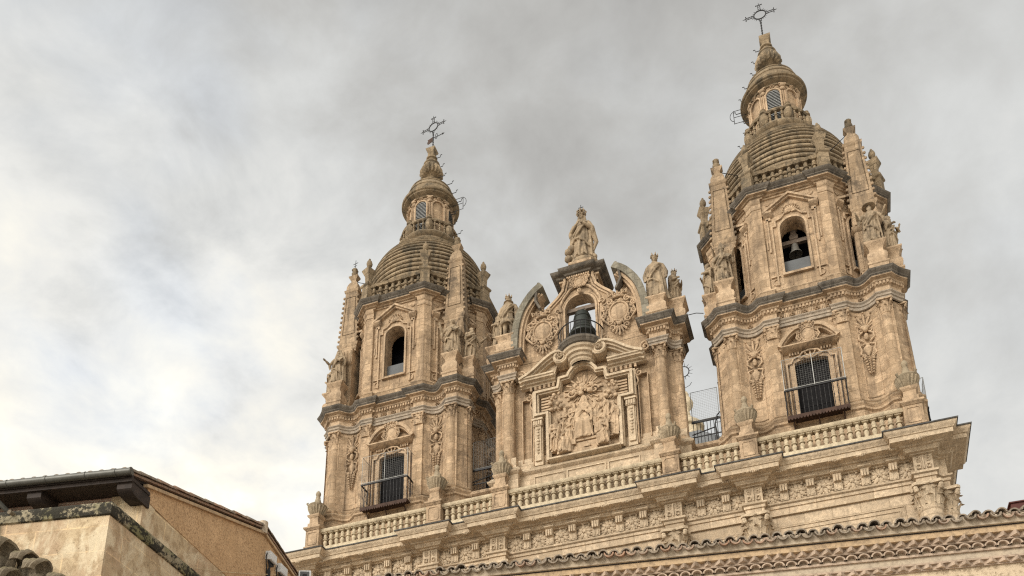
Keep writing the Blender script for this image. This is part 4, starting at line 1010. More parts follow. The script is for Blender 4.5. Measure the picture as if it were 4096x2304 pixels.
def iron_cross(label, loc, rz, vane=False):
    t = thing('iron_cross', label, 'iron cross', loc, rz, 'openwork iron crosses on the tower tops')
    mb = MB(); tube(mb, [(0, 0, 0), (0, 0, 1.3)], .035, 6); lathe(mb, [(.04, .0), (.10, .06), (.04, .13)], 8)
    for k in range(5): ell(mb, (0, 0, .3 + k * .2), .055, 6, 4)
    part('staff', mb, 'iron', t)
    zc = 1.78; rg = MB(); ring(rg, (0, 0, zc), .32, .32, .032, 28)
    for k in range(20):
        a = 2 * PI * k / 20 + .08
        if min(abs(math.cos(a)), abs(math.sin(a))) < .2: continue
        l_ = .15 if k % 2 else .11
        tube(rg, [(math.cos(a) * .33, 0, zc + math.sin(a) * .33), (math.cos(a) * (.33 + l_), 0, zc + math.sin(a) * (.33 + l_))], [.02, .006], 5)
    part('sun_ring', rg, 'iron', t)
    for a in (0, PI / 2, PI, 1.5 * PI):
        am = MB(); d = Vector((math.cos(a), 0, math.sin(a))); n = Vector((-d.z, 0, d.x)); c = Vector((0, 0, zc)); e_ = .76 if a != 1.5 * PI else .5
        for s in (-1, 1): tube(am, [c + d * .33 + n * s * .06, c + d * e_ + n * s * .06], .02, 5)
        for q in (.45, .62): tube(am, [c + d * q - n * .06, c + d * q + n * .06], .015, 5)
        if a != 1.5 * PI:
            tube(am, [c + d * e_ - n * .15, c + d * e_ + n * .15], .022, 5); tube(am, [c + d * e_, c + d * (e_ + .18)], [.03, .008], 5)
            for s in (-1, 1): ell(am, c + d * e_ + n * s * .15, .035, 6, 4)
        part('cross_arm', am, 'iron', t)
    if vane:
        v = MB(); prism(v, [(.06, .62), (.75, 1.05), (.85, 1.32), (.7, 1.25), (.78, 1.45), (.06, .98)], -.012, .012); part('vane_flag', v, 'rust', t, rz=2.6)
        v = MB(); tube(v, [(0, 0, .82), (.95, 0, .35)], .022, 5); tube(v, [(.95, 0, .35), (1.15, 0, .26)], [.06, .004], 5); ring(v, (.32, 0, .72), .12, .2, .016, 12); part('vane_arrow', v, 'iron', t, rz=-.35)
    return t
iron_cross('iron cross with sun ring and no vane on the taller looking right tower', (9.92, 0, 55.4), 0.0)
iron_cross('iron cross with sun ring and rusty weather vane on the left tower', (-9.95, 0, 55.4), -0.15, True)

# bell in the right belfry
t = thing('church_bell', 'small grey bell hanging under a wooden headstock in the right tower window', 'bell', (10, -3.0, 0))
b = MB(); lathe(b, [(.0, 37.72), (.10, 37.71), (.15, 37.66), (.165, 37.52), (.185, 37.38), (.23, 37.25), (.30, 37.14), (.30, 37.11), (.25, 37.13), (0, 37.25)], 20); part('bell_body', b, 'oldbell', t)
b = MB(); prism(b, [(-.18, 37.95), (-.2, 38.12), (-.11, 38.26), (-.13, 38.46), (-.21, 38.54), (-.17, 38.66), (.17, 38.66), (.21, 38.54), (.13, 38.46), (.11, 38.26), (.2, 38.12), (.18, 37.95)], -.12, .12); box(b, -.60, .60, -.09, .09, 37.73, 37.94)
for x in (-.06, 0, .06): tube(b, [(x, 0, 38.64), (x, 0, 38.76)], .014, 5)
part('headstock', b, 'beamwood', t)
b = MB(); tube(b, [(0, 0, 37.3), (0, 0, 37.04)], [.02, .04], 6); part('clapper', b, 'iron', t)

# ------------------------------------------------------------------ central bell gable between the towers
g = thing('bell_gable', 'central baroque bell gable with carved relief and curved horn shaped ends', 'bell gable', (0, 0, 0))
GH = [(.76, 38.35), (.76, 37.9), (.88, 37.42), (1.15, 37.08), (1.55, 36.70), (1.80, 36.42), (2.02, 36.95), (1.95, 37.5), (1.90, 37.92), (2.20, 37.72), (2.46, 37.46), (2.70, 37.14), (2.92, 36.78), (3.10, 36.4), (3.22, 36.0), (3.33, 35.38), (3.37, 34.9), (3.37, 34.3), (3.37, 33.6)]
# wall with the bell opening, in two halves joined on the axis
mb = MB()
for s in (-1, 1):
    ar = arch_pts(.74, 36.2, .78, 14)
    half = [(0, 38.35)] + GH + [(3.37, 33.7), (.74, 33.7), (.74, 36.2)] + ar[1:8]
    P = [(s * x, z) for x, z in half]
    prism(mb, P, -4.2, -3.62)
part('upper_wall', mb, 'ochre', g)
BL = [(-2.95, -4.2), (2.95, -4.2)]
RC = [(2.95, -4.2), (3.22, -4.2), (3.22, -4.52), (4.04, -4.52), (4.04, -4.28), (4.14, -4.06), (4.32, -3.94), (4.56, -3.94), (4.56, -3.20), (4.2, -3.20), (4.2, -2.0)]
LC = [(-x, y) for x, y in RC[::-1]]
FULL = LC + RC
mb = MB(); wl = offs(FULL, -.18); sweep(mb, [(v.x, v.y) for v in wl], [(0, 28.2), (0, 33.7)])
box(mb, -3.0, 3.0, -4.2, -3.2, 32.9, 33.72)
part('lower_wall', mb, 'ochre', g)
mb = MB(); sweep(mb, FULL, [(.10, 24.6), (.10, 27.40), (.16, 27.44), (.24, 27.52), (.25, 27.60), (.17, 27.66), (.10, 27.78), (-.05, 27.86), (-.05, 28.4)])
part('base_course', mb, 'paleblk', g)
for x0, x1 in ((-2.45, -1.0), (-.9, .9), (1.0, 2.45)):
    mb = MB(); band(mb, [(x0, 26.55), (x0, 27.25), (x1, 27.25), (x1, 26.55), (x0, 26.55)], -.05, -4.345, -4.28); part('panel_moulding', mb, 'pale', g)
for s in (-1, 1):
    Q = RC[1:] if s > 0 else LC[:-1]
    mb = MB(); sweep(mb, Q, [(-.05, 32.72), (0, 32.74), (0, 32.86), (.04, 32.88), (.04, 32.98), (.10, 33.04), (.10, 33.08), (-.02, 33.1)]); part('architrave', mb, 'blueg', g)
    mb = MB(); sweep(mb, Q, [(-.02, 33.08), (-.02, 33.40), (.04, 33.44), (.04, 33.60), (.02, 33.62)])
    dn = mb
    for i in range(len(Q) - 1):
        a, b = Vector(Q[i]), Vector(Q[i + 1]); ln = (b - a).length; n = max(1, int(round(ln / .145))); d = (b - a) / ln; nr = Vector((d.y, -d.x))
        for k in range(n):
            p = a + d * (ln * (k + .5) / n) + nr * .03; q = p + nr * .085; w2 = min(.042, ln / n * .32)
            prism(dn, [tuple(v) for v in (p - d * w2, p + d * w2, q + d * w2, q - d * w2)], 33.455, 33.59, 'z')
    part('frieze', dn, 'carve', g)
    mb = MB(); sweep(mb, Q, [(.02, 33.59), (.06, 33.60), (.11, 33.63), (.13, 33.70), (.24, 33.74), (.305, 33.755), (.31, 33.81), (.1, 33.82)]); part('cornice_bed', mb, 'carve', g)
    mb = MB(); sweep(mb, Q, [(.1, 33.79), (.32, 33.80), (.325, 33.84), (.35, 33.85), (.37, 33.91), (.45, 33.99), (.48, 34.05), (.48, 34.09), (.30, 34.13), (-.5, 34.22)])
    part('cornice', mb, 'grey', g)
    mb = MB(); x0, x1 = sorted((s * 3.0, s * 4.2)); box(mb, x0, x1, -4.2, -2.4, 33.2, 34.24); part('corner_block', mb, 'ochre', g)
    for cx, cy in ((3.65, -4.26), (4.30, -3.62)):
        cm = MB(); lathe(cm, [(.31, 27.85), (.33, 28.0), (.28, 28.1), (.265, 28.14), (.258, 29.6), (.254, 29.64), (.258, 29.68), (.225, 32.05), (.25, 32.08), (.25, 32.12)], 18)
        co = part('column', cm, 'ochre', g, (s * cx, cy, 0)); link('capital', mesh('capital', capital(.235, .62, .34), 'carve'), co, (0, 0, 32.12))
    # statue pedestals
    pe = MB(); sq(pe, [(.46, 34.1), (.46, 34.34), (.50, 34.38), (.50, 34.46), (.42, 34.50), (.44, 34.66), (.45, 34.8), (.40, 34.92), (.34, 35.02), (.36, 35.14), (.44, 35.24), (.47, 35.28), (.47, 35.34), (.3, 35.35)])
    part('statue_pedestal', pe, 'carve', g, (s * 3.70, -4.28, 0))
    pe = MB(); sq(pe, [(.44, 34.1), (.44, 34.34), (.48, 34.40), (.40, 34.46), (.44, 34.62), (.44, 34.8), (.34, 34.96), (.32, 35.08), (.44, 35.34), (.50, 35.42), (.50, 35.5), (.3, 35.51)])
    part('statue_pedestal', pe, 'carve', g, (s * 4.46, -3.55, 0))
    # horn shaped coping
    H = [(3.37, 33.9), (3.37, 34.5), (3.35, 35.0), (3.30, 35.55), (3.20, 36.05), (3.08, 36.45), (2.92, 36.8), (2.70, 37.16), (2.46, 37.48), (2.20, 37.73), (1.88, 37.95)]
    H2 = [(s * x, z) for x, z in H]
    hm = MB(); band(hm, H2, s * .33, -4.72, -3.5); part('horn_coping', hm, 'horn', g)
    hm = MB(); inn = [(s * v.x, v.y) for v in [Vector((abs(p.x), p.y)) for p in offs(H2, -s * .34)]]
    band(hm, inn[:-1], s * .14, -4.60, -4.0); band(hm, [(x - s * .15, z) for x, z in inn[:-1]], s * .10, -4.48, -4.0); part('horn_moulding', hm, 'carve', g)
    hm = MB(); band(hm, [(s * 1.88, 37.95), (s * 2.0, 37.4), (s * 2.06, 36.95), (s * 1.82, 36.42)], s * .10, -4.70, -3.52); part('horn_inner_face', hm, 'grey', g)
    # big royal cartouches
    c = cartouche(.86, 1.62, oh=.50); part('cartouche', c, 'carve', g, (s * 1.88, -4.28, 35.32))
    # gable edge moulding
    em = MB(); E_ = [(s * x, z) for x, z in GH[:6]]; band(em, E_, -s * .12, -4.34, -4.1); band(em, [(x - s * .16, z - .04) for x, z in E_], -s * .08, -4.27, -4.1)
    tube(em, [(s * .95, -4.22, 36.2), (s * 1.0, -4.24, 36.55), (s * .8, -4.26, 36.95), (s * .5, -4.26, 37.35), (s * .25, -4.26, 37.5)], .075, 6)
    tube(em, [(s * 1.0, -4.22, 34.0), (s * 1.05, -4.25, 34.7), (s * 1.0, -4.25, 35.4), (s * 1.05, -4.25, 36.1)], .07, 6); spiral(em, (s * 1.08, -4.26, 36.3), .16, 1.3, .05, -PI / 2, s); spiral(em, (s * 1.16, -4.26, 34.05), .2, 1.4, .06, PI / 2, s)
    part('gable_moulding', em, 'carve', g)
    # scrolled pediment halves over the relief
    pdm = MB()
    S1 = [(2.98, 32.46), (2.62, 32.62), (2.30, 32.82), (2.0, 33.06), (1.70, 33.30), (1.40, 33.48), (1.12, 33.56), (.88, 33.52), (.70, 33.40)]
    S2 = [(s * x, z) for x, z in S1]
    for wd, y0, dz_ in ((.12, -4.85, 0), (.10, -4.72, -.13), (.10, -4.58, -.24)):
        band(pdm, [(x, z + dz_ * (1 if i < 7 else .8)) for i, (x, z) in enumerate(S2)], s * wd, y0, -4.18)
    spiral(pdm, (s * .92, -4.72, 33.18), .34, 1.5, .10, PI / 2 + (0.4 if s > 0 else -0.4), -s, 26)
    tube(pdm, [(s * .92, -4.70, 33.18), (s * .92, -4.2, 33.18)], .33, 20); ring(pdm, (s * .92, -4.72, 33.18), .30, .30, .05, 20)
    rs = rosette(.15); pdm.merge(rs, T(s * .92, -4.82, 33.18))
    prism(pdm, [(-4.80, 32.48), (-4.80, 32.40), (-4.74, 32.37), (-4.73, 32.30), (-4.56, 32.27), (-4.54, 32.21), (-4.42, 32.19), (-4.40, 32.13), (-4.2, 32.12), (-4.2, 32.48)], min(s * 1.28, s * 3.0), max(s * 1.28, s * 3.0), 'x')
    prism(pdm, [(s * 1.3, 32.44), (s * 2.9, 32.44), (s * 2.3, 32.78), (s * 1.75, 33.2), (s * 1.35, 33.3), (s * 1.2, 33.0), (s * 1.3, 32.7)][::1], -4.36, -4.18)
    part('scrolled_pediment', pdm, 'pale', g)
    om = MB()
    for i in range(6): box(om, s * (1.40 + i * .22) - .055, s * (1.40 + i * .22) + .055, -4.40, -4.19, 31.92, 32.12)
    for i in range(4): rs = rosette(.10); om.merge(rs, T(s * (1.51 + i * .22), -4.30, 32.02))
    spiral(om, (s * 2.62, -4.30, 31.62), .19, 1.4, .055, PI / 2, s); tube(om, [(s * 2.5, -4.28, 31.5), (s * 2.58, -4.28, 31.2), (s * 2.45, -4.28, 30.9), (s * 2.45, -4.26, 27.9)], .04, 5)
    spiral(om, (s * 3.0, -4.30, 32.98), .26, 1.6, .07, PI / 2, s)
    part('scroll_ornament', om, 'carve', g)
    # little hanging pilasters either side of the relief
    pl = MB(); box(pl, s * 2.19 - .20, s * 2.19 + .20, -4.34, -4.16, 27.8, 29.9); box(pl, s * 2.19 - .14, s * 2.19 + .14, -4.42, -4.3, 28.0, 29.86); box(pl, s * 2.19 - .26, s * 2.19 + .26, -4.52, -4.16, 30.16, 30.26); box(pl, s * 2.19 - .22, s * 2.19 + .22, -4.46, -4.16, 29.86, 30.16)
    for i in range(4): box(pl, s * 2.19 - .19 + i * .11, s * 2.19 - .13 + i * .11, -4.50, -4.4, 29.9, 30.12)
    for i in range(9):
        q = (.10, .06, .085, .05, .10, .07, .05, .08, .04)[i]; ell(pl, (s * 2.19, -4.44, 29.7 - i * .16), (q, .06, .075), 7, 5)
    part('hanging_pilaster', pl, 'pale', g)
    for x, z0, z1 in ((2.78, 28.2, 31.6),):
        bm_ = MB(); band(bm_, [(s * (x - .2), z0), (s * (x - .2), z1), (s * (x + .2), z1), (s * (x + .2), z0)], .035 * s, -4.225, -4.01); part('panel_moulding', bm_, 'carve', g)
# stepped frame round the relief
FR = [(-1.58, 27.86), (-1.58, 30.52), (-2.14, 30.52), (-2.14, 31.60), (-1.10, 31.60), (-1.04, 31.80), (-1.0, 32.10), (-.62, 32.12), (-.56, 32.30)] + [(.5 * -math.cos(PI * i / 10), 32.30 + .36 * math.sin(PI * i / 10)) for i in range(1, 10)] + [(.56, 32.30), (.62, 32.12), (1.0, 32.10), (1.04, 31.80), (1.10, 31.60), (2.14, 31.60), (2.14, 30.52), (1.58, 30.52), (1.58, 27.86)]
mb = MB(); band(mb, FR, .07, -4.40, -4.1); band(mb, [(x * 1.045, z + (.07 if z > 30.6 else -.0 if z < 28 else .0)) for x, z in FR], .12, -4.50, -4.1)
band(mb, [(x * 1.11, z + (.19 if z > 30.6 else 0)) for x, z in FR], .08, -4.35, -4.1)
prism(mb, [(-4.62, 27.88), (-4.62, 27.80), (-4.5, 27.74), (-4.2, 27.74), (-4.2, 27.90)], -1.66, 1.66, 'x')
part('relief_frame', mb, 'pale', g)
# relief
rel = MB(); box(rel, -1.56, 1.56, -4.206, -4.05, 27.88, 31.6)
for k in range(34):
    a = 2 * PI * k / 34; r1 = .62 if k % 2 else .84
    tube(rel, [(.0 + math.cos(a) * .40, -4.24, 31.42 + math.sin(a) * .40), (math.cos(a) * r1 * 1.1, -4.25, 31.42 + math.sin(a) * r1 * .95)], [.03, .05], 5)
rnd = random.Random(3)
for k in range(26):
    a = rnd.uniform(0, 6.28); q = rnd.uniform(0.05, .42); ell(rel, (math.cos(a) * q * 1.2, -4.32 - rnd.random() * .1, 31.45 + math.sin(a) * q * .8), rnd.uniform(.08, .14), 8, 5)
fan(rel, (0, -4.44, 31.36), .36, 9, -.1 * PI, 1.1 * PI, .05, .06)
for s in (-1, 1):
    for k in range(15): ell(rel, (s * (1.30 + .28 * math.cos(k * 2.3)), -4.34 - .05 * (k % 3), 31.02 + .44 * math.sin(k * 1.37)), .07 + .04 * (k % 3 == 0), 8, 6)
    spiral(rel, (s * .55, -4.36, 31.25), .22, 1.3, .06, 0, s)
    for k in range(7): tube(rel, [(s * (.4 + k * .17), -4.28, 30.72 - k * .02), (s * (.5 + k * .17), -4.30, 30.64), (s * (.57 + k * .17), -4.28, 30.74)], .035, 5)
    for k in range(5): box(rel, min(s * 1.5, s * 2.05), max(s * 1.5, s * 2.05), -4.25, -4.12, 30.75 + k * .16, 30.84 + k * .16)
prism(rel, [(-4.52, 28.62), (-4.52, 28.50), (-4.2, 28.46), (-4.2, 28.62)], -.62, .62, 'x'); box(rel, -.56, .56, -4.46, -4.2, 28.06, 28.46); box(rel, -.62, .62, -4.56, -4.2, 27.90, 28.06); box(rel, -.62, -.38, -4.60, -4.4, 28.34, 28.62); box(rel, .0, .3, -4.58, -4.4, 28.10, 28.22)
relo = part('relief_panel', rel, 'relief', g)
fA, hA = figure_mb(21, ((.30, -.10, 1.10), (.10, -.25, 1.22)), ((-.30, -.10, 1.10), (-.06, -.26, 1.24)), False, 'veil', seated=True)
fA = remeshed('seated_figure', fA, 'relief', .018)
fB, hB = figure_mb(22, ((.36, -.10, 1.10), (.30, -.32, 1.32)), ((-.34, -.06, 1.10), (-.10, -.25, 1.10)), True, 'curly', turn=.5)
fB = remeshed('standing_figure', fB, 'relief', .020)
fC, hC = figure_mb(23, ((.34, -.06, 1.08), (.16, -.25, 1.2)), ((-.38, -.10, 1.12), (-.36, -.30, 1.38)), True, 'short', seated=True, turn=-.4)
fC = remeshed('kneeling_figure', fC, 'relief', .020)
link('seated_figure', fA, relo, (0, -4.36, 28.62), 0, (1.22, .62, 1.60))
for me, x, z, sc, rz, dy in ((fB, -.48, 29.25, .80, .4, .02), (fB, .50, 29.25, .80, -.4, .02), (fB, -.92, 29.05, .85, .5, .0), (fB, .98, 29.2, .84, -.6, .0), (fC, -.92, 27.95, 1.12, .75, .20), (fC, .95, 27.98, 1.08, -.8, .20), (fB, -1.34, 28.25, 1.0, .6, .08), (fB, 1.36, 28.45, 1.02, -.5, .08), (fC, -.72, 28.62, .86, .5, .10), (fC, .78, 28.70, .86, -.5, .10)):
    link(me.name.split('.')[0], me, relo, (x, -4.27 - dy * .8, z), rz, (sc * .95, sc * .7, sc * 1.06))
# cap over the gable
CP = [(-1.06, -2.6), (-1.06, -4.30), (-.62, -4.30), (-.62, -4.46), (.62, -4.46), (.62, -4.30), (1.06, -4.30), (1.06, -2.6)]
mb = MB(); ci = offs(CP, -.16); sweep(mb, [(v.x, v.y) for v in ci], [(0, 37.75), (0, 38.1)]); box(mb, -.85, .85, -4.22, -2.9, 37.6, 38.3); sweep(mb, CP, [(-.16, 37.95), (-.06, 37.98), (-.06, 38.10), (-.1, 38.12)])
for i in range(10): box(mb, -.56 + i * .118, -.50 + i * .118, -4.44, -4.36, 37.99, 38.08)
part('cap_moulding', mb, 'carve', g)
mb = MB(); sweep(mb, CP, [(-.08, 38.08), (.04, 38.12), (.08, 38.2), (.2, 38.24), (.28, 38.34), (.30, 38.42), (.1, 38.5), (-.5, 38.62)]); prism(mb, [(-.8, -4.3), (.8, -4.3), (.8, -2.7), (-.8, -2.7)], 38.3, 38.61, 'z'); part('cap_cornice', mb, 'grey', g)
mb = MB(); sq(mb, [(.52, 38.5), (.52, 39.2), (.58, 39.25), (.58, 39.4), (.3, 39.42)], 0, -3.4); part('statue_pedestal', mb, 'carve', g)
ca = cartouche(.46, .62, False, False); ell(ca, (0, -.1, -.62), (.12, .1, .16), 9, 6); ell(ca, (0, -.2, -.62), (.03, .03, .05), 6, 4)
for sx in (-1, 1): spiral(ca, (sx * .42, -.05, .22), .15, 1.3, .05, PI / 2, sx); ell(ca, (sx * .05, -.18, -.58), .025, 6, 4)
part('cartouche', ca, 'carve', g, (0.05, -4.32, 37.68))
# moulding round the bell arch, bell balcony
mb = MB(); band(mb, [(.74, 33.75), (.74, 36.2)] + arch_pts(.74, 36.2, .78, 16)[1:-1] + [(-.74, 36.2), (-.74, 33.75)], -.10, -4.28, -4.15)
band(mb, [(.88, 33.75), (.88, 36.2)] + arch_pts(.88, 36.2, .92, 16)[1:-1] + [(-.88, 36.2), (-.88, 33.75)], -.05, -4.25, -4.15); part('arch_moulding', mb, 'carve', g)
mb = MB(); lathe(mb, [(.55, 32.70), (.62, 32.78), (.62, 32.88), (.70, 32.92), (.74, 33.04), (.84, 33.08), (.86, 33.20), (.96, 33.26), (1.0, 33.36)], 28, 0, -4.2, PI, arc=PI, cap=False); part('balcony_corbel', mb, 'pale', g)
mb = MB(); lathe(mb, [(1.0, 33.36), (1.08, 33.40), (1.14, 33.52), (1.18, 33.56), (1.18, 33.68), (0, 33.72)], 28, 0, -4.2, PI, arc=PI, cap=False); box(mb, -1.55, 1.55, -4.45, -4.15, 33.50, 33.66); part('balcony_slab', mb, 'grey', g)
mb = MB()
for i in range(15):
    a = PI + PI * i / 14; tube(mb, [(1.08 * math.cos(a), -4.2 + 1.08 * math.sin(a), 33.68), (1.08 * math.cos(a), -4.2 + 1.08 * math.sin(a), 34.56)], .016, 5)
for z, r in ((34.56, .03), (33.78, .02)): tube(mb, [(1.08 * math.cos(PI + PI * i / 20), -4.2 + 1.08 * math.sin(PI + PI * i / 20), z) for i in range(21)], r, 5)
part('balcony_railing', mb, 'iron', g)
t = thing('church_bell', 'large dark bronze bell hanging in the open arch of the central gable', 'bell', (0, -3.88, -0.42))
b = MB(); lathe(b, [(0, 36.66), (.18, 36.64), (.33, 36.54), (.40, 36.36), (.42, 36.05), (.46, 35.75), (.54, 35.5), (.66, 35.30), (.70, 35.22), (.69, 35.16), (.60, 35.2), (0, 35.6)], 28)
for z, r in ((36.2, .42), (35.62, .50), (35.36, .63)): lathe(b, [(r - .01, z - .02), (r + .015, z), (r - .01, z + .02)], 28)
part('bell_body', b, 'bell', t)
b = MB(); box(b, -.74, .74, -.10, .10, 36.72, 36.92); box(b, -.2, .2, -.1, .1, 36.6, 36.75); tube(b, [(-.15, 0, 36.7), (-.12, 0, 36.95), (.12, 0, 36.95), (.15, 0, 36.7)], .03, 6); part('yoke_beam', b, 'beamwood', t)

# ------------------------------------------------------------------ iron fences in the two gaps
for label, x0, x1 in (('iron railing and wire mesh panel in the gap left of the central gable', -6.0, -4.62), ('iron railing and wire mesh panel in the gap with sky behind it', 4.62, 5.98)):
    t = thing('mesh_fence', label, 'fence', ((x0 + x1) / 2, -3.0, 28.0)); w2 = (x1 - x0) / 2
    mb = MB(); box(mb, -w2, w2, -.03, .03, 1.18, 1.26); box(mb, -w2, w2, -.02, .02, .42, .46)
    for i in range(9): tube(mb, [(-w2 + (i + .5) * 2 * w2 / 9, 0, .0), (-w2 + (i + .5) * 2 * w2 / 9, 0, 1.2)], .016, 5)
    tube(mb, [(w2 - .3, -.05, .0), (w2 - .32, -.05, .9), (w2 - .2, -.05, 1.35), (w2, -.05, 1.55)], .03, 6); tube(mb, [(-w2, -.05, .55), (w2 - .3, -.05, .75)], .03, 5)
    part('railing', mb, 'iron', t)
    mb = MB(); z0, z1 = 1.30, 2.86
    tube(mb, [(-w2 + .05, 0, z0), (-w2 + .05, 0, z1), (w2 - .12, 0, z1), (w2 - .12, 0, z0), (-w2 + .05, 0, z0)], .02, 5); part('mesh_frame', mb, 'mesh', t)
    mb = MB(); n = int((2 * w2 - .17) / .085)
    for i in range(1, n): tube(mb, [(-w2 + .05 + i * .085, 0, z0), (-w2 + .05 + i * .085, 0, z1)], .0035, 3, False)
    for i in range(1, 18): tube(mb, [(-w2 + .05, 0, z0 + i * .087), (w2 - .12, 0, z0 + i * .087)], .0035, 3, False)
    part('wire_mesh', mb, 'mesh', t)
# parapet walls closing the gaps below the fences
for lb, s in (('low curved parapet wall in the gap on the left of the central gable', -1), ('low curved parapet wall in the gap on the right of the central gable', 1)):
    t = thing('parapet_wall', lb, 'parapet wall', (s * 5.3, -3.3, 0)); mb = MB(); x = .85
    box(mb, -x, x, -.15, .5, 24.7, 27.70); part('wall', mb, 'ochre', t)
    mb = MB(); sweep(mb, [(-x, -.15), (x, -.15)], [(0, 27.4), (.08, 27.44), (.16, 27.52), (.17, 27.62), (.05, 27.74), (-.6, 27.8)]); part('coping', mb, 'carve', t)
# crossing dome far behind
t = thing('crossing_dome', 'distant slate dome with stone lantern and sun cross seen through the right gap', 'church dome', (-.75, 38, 0))
mb = MB(); lathe(mb, [(8.6, 40), (8.6, 47.5), (8.9, 48.0), (8.2, 50.5), (6.3, 53.4), (3.8, 55.6), (2.0, 56.6), (1.5, 56.8)], 8, a0=PI / 8); part('slate_roof', mb, 'slate', t, ang=20)
mb = MB(); lathe(mb, [(1.5, 56.6), (1.55, 56.9), (1.3, 57.0), (1.25, 58.2), (1.5, 58.3), (1.55, 58.5), (1.35, 58.8), (.8, 59.3), (.45, 59.7), (.3, 59.9), (.35, 60.1), (.28, 60.3), (.3, 60.5), (.62, 60.9), (.7, 61.3), (.5, 61.8), (.3, 62.1), (.34, 62.3), (.2, 62.6), (0, 62.7)], 16); part('lantern', mb, 'cream', t)
mb = MB(); tube(mb, [(0, 0, 62.6), (0, 0, 64.3)], .05, 5); ring(mb, (0, 0, 65.0), .55, .6, .05, 20)
for k in range(14):
    a = 2 * PI * k / 14; tube(mb, [(math.cos(a) * .55, 0, 65 + math.sin(a) * .6), (math.cos(a) * .95, 0, 65 + math.sin(a) * 1.0)], [.035, .012], 4)
tube(mb, [(-.5, 0, 63.4), (0, 0, 63.1), (.5, 0, 63.3), (.7, 0, 63.6)], .03, 4); part('sun_cross', mb, 'iron', t)

# ------------------------------------------------------------------ main facade: entablature, frieze, big columns
f = thing('church_facade', 'pale carved main entablature and giant columns under the balustrade', 'church facade', (0, 0, 0))
RX = [(-13.44, .36), (-7.1, .37), (-3.87, .37), (3.87, .37), (7.1, .37), (13.44, .36)]
FP = [(-14.0, 10), (-14.0, -4.05), (-14.30, -4.05), (-14.30, -4.80), (-14.05, -4.80), (-13.80, -5.05)]
for x, hw_ in RX:
    if x > -13: FP += [(x - hw_, -5.0)]
    FP += [(x - hw_, -5.38), (x + hw_, -5.38)]
    if x < 13: FP += [(x + hw_, -5.0)]
FP += [(13.80, -5.05), (14.05, -4.80), (14.30, -4.80), (14.30, -4.05), (14.0, -4.05), (14.0, 10)]
wallp = offs(FP, -.08)
mb = MB(); sweep(mb, [(-13.9, 10), (-13.9, -4.9), (13.9, -4.9), (13.9, 10)], [(0, 0), (0, 22.7)]); box(mb, -13.9, 13.9, -4.6, 10, 24.4, 24.72); part('wall', mb, 'paleblk', f)
mb = MB(); sweep(mb, FP, [(-.2, 22.55), (.0, 22.55), (0, 22.84), (.05, 22.86), (.05, 22.98), (.12, 23.02), (.13, 23.10), (.0, 23.13)]); part('architrave', mb, 'paleblk', f)
mb = MB(); sweep(mb, FP, [(-.02, 23.12), (-.02, 23.84), (.06, 23.88)]); part('frieze', mb, 'pale', f)
mb = MB(); sweep(mb, FP, [(.0, 23.84), (.08, 23.86), (.10, 23.90), (.22, 23.91), (.25, 23.97), (.29, 24.0), (.30, 24.05), (.40, 24.06), (.43, 24.11), (.50, 24.13), (.755, 24.135), (.76, 24.32), (.80, 24.33), (.82, 24.38), (.88, 24.43), (.92, 24.50), (.93, 24.57)]); part('cornice', mb, 'pale', f)
mb = MB(); sweep(mb, FP, [(.90, 24.55), (.97, 24.555), (.98, 24.60), (.6, 24.68), (-.2, 24.82)]); part('lead_flashing', mb, 'lead', f)
rme = mesh('rosette', rosette(.40), 'pale')
mo = MB(); prism(mo, [(-.02, 23.14), (-.12, 23.14), (-.13, 23.3), (-.12, 23.48), (-.20, 23.56), (-.24, 23.70), (-.24, 23.84), (-.02, 23.84)], -.16, .16, 'x')
for i in (-1, 0, 1): box(mo, i * .1 - .03, i * .1 + .03, -.275, -.1, 23.50, 23.80)
for i in (-1, 1): box(mo, i * .07 - .035, i * .07 + .035, -.15, -.1, 23.18, 23.42)
prism(mo, [(-.36, 23.94), (-.36, 23.88), (-.28, 23.84), (-.02, 23.82), (-.02, 23.96)], -.24, .24, 'x')
mme = mesh('modillion', mo, 'pale')
for xs, n, sp in ((0, 7, 1.03), (5.485, 3, 1.02), (-5.485, 3, 1.02), (10.325, 6, 1.028), (-10.325, 6, 1.028)):
    for i in range(n): link('rosette', rme, f, (xs + (i - (n - 1) / 2) * sp, -5.0, 23.49), random.uniform(-.05, .05))
    for i in range(n - 1): link('modillion', mme, f, (xs + (i - (n - 2) / 2) * sp, -5.0, 0))
so_ = MB(); ell(so_, (0, 0, 0), (.15, .10, .05), 9, 5)
for k in range(5): ell(so_, ((k - 2) * .075, -.05, -.03 - .02 * (2 - abs(k - 2))), (.05, .07, .05), 6, 4)
for sx in (-1, 1): ell(so_, (sx * .2, -.02, -.02), (.06, .06, .045), 6, 4)
sme = mesh('soffit_ornament', so_, 'pale')
for i in range(27):
    x = -13.4 + i * 26.8 / 26; rr = min(abs(x - q) for q, h_ in RX)
    link('soffit_ornament', sme, f, (x, -5.70 if rr > .5 else -6.08, 24.15), random.uniform(-.3, .3))
for x, hw_ in RX:
    gp = MB()
    box(gp, -.02, .02, -.035, .02, 23.22, 23.80)
    for sx in (-1, 1):
        band(gp, [(sx * .18 - .07, 23.24), (sx * .18 + .07, 23.24), (sx * .18 + .07, 23.42), (sx * .18 - .07, 23.42), (sx * .18 - .07, 23.24)], .018, -.03, .02)
        ring(gp, (sx * .18, -.01, 23.62), .065, .055, .016, 12, ts=4); ring(gp, (sx * .18, -.01, 23.74), .06, .05, .016, 12, ts=4)
    part('frieze_panel', gp, 'pale', f, (x, -5.40, 0))
cme = mesh('capital', capital(.41, .98, .56), 'pale')
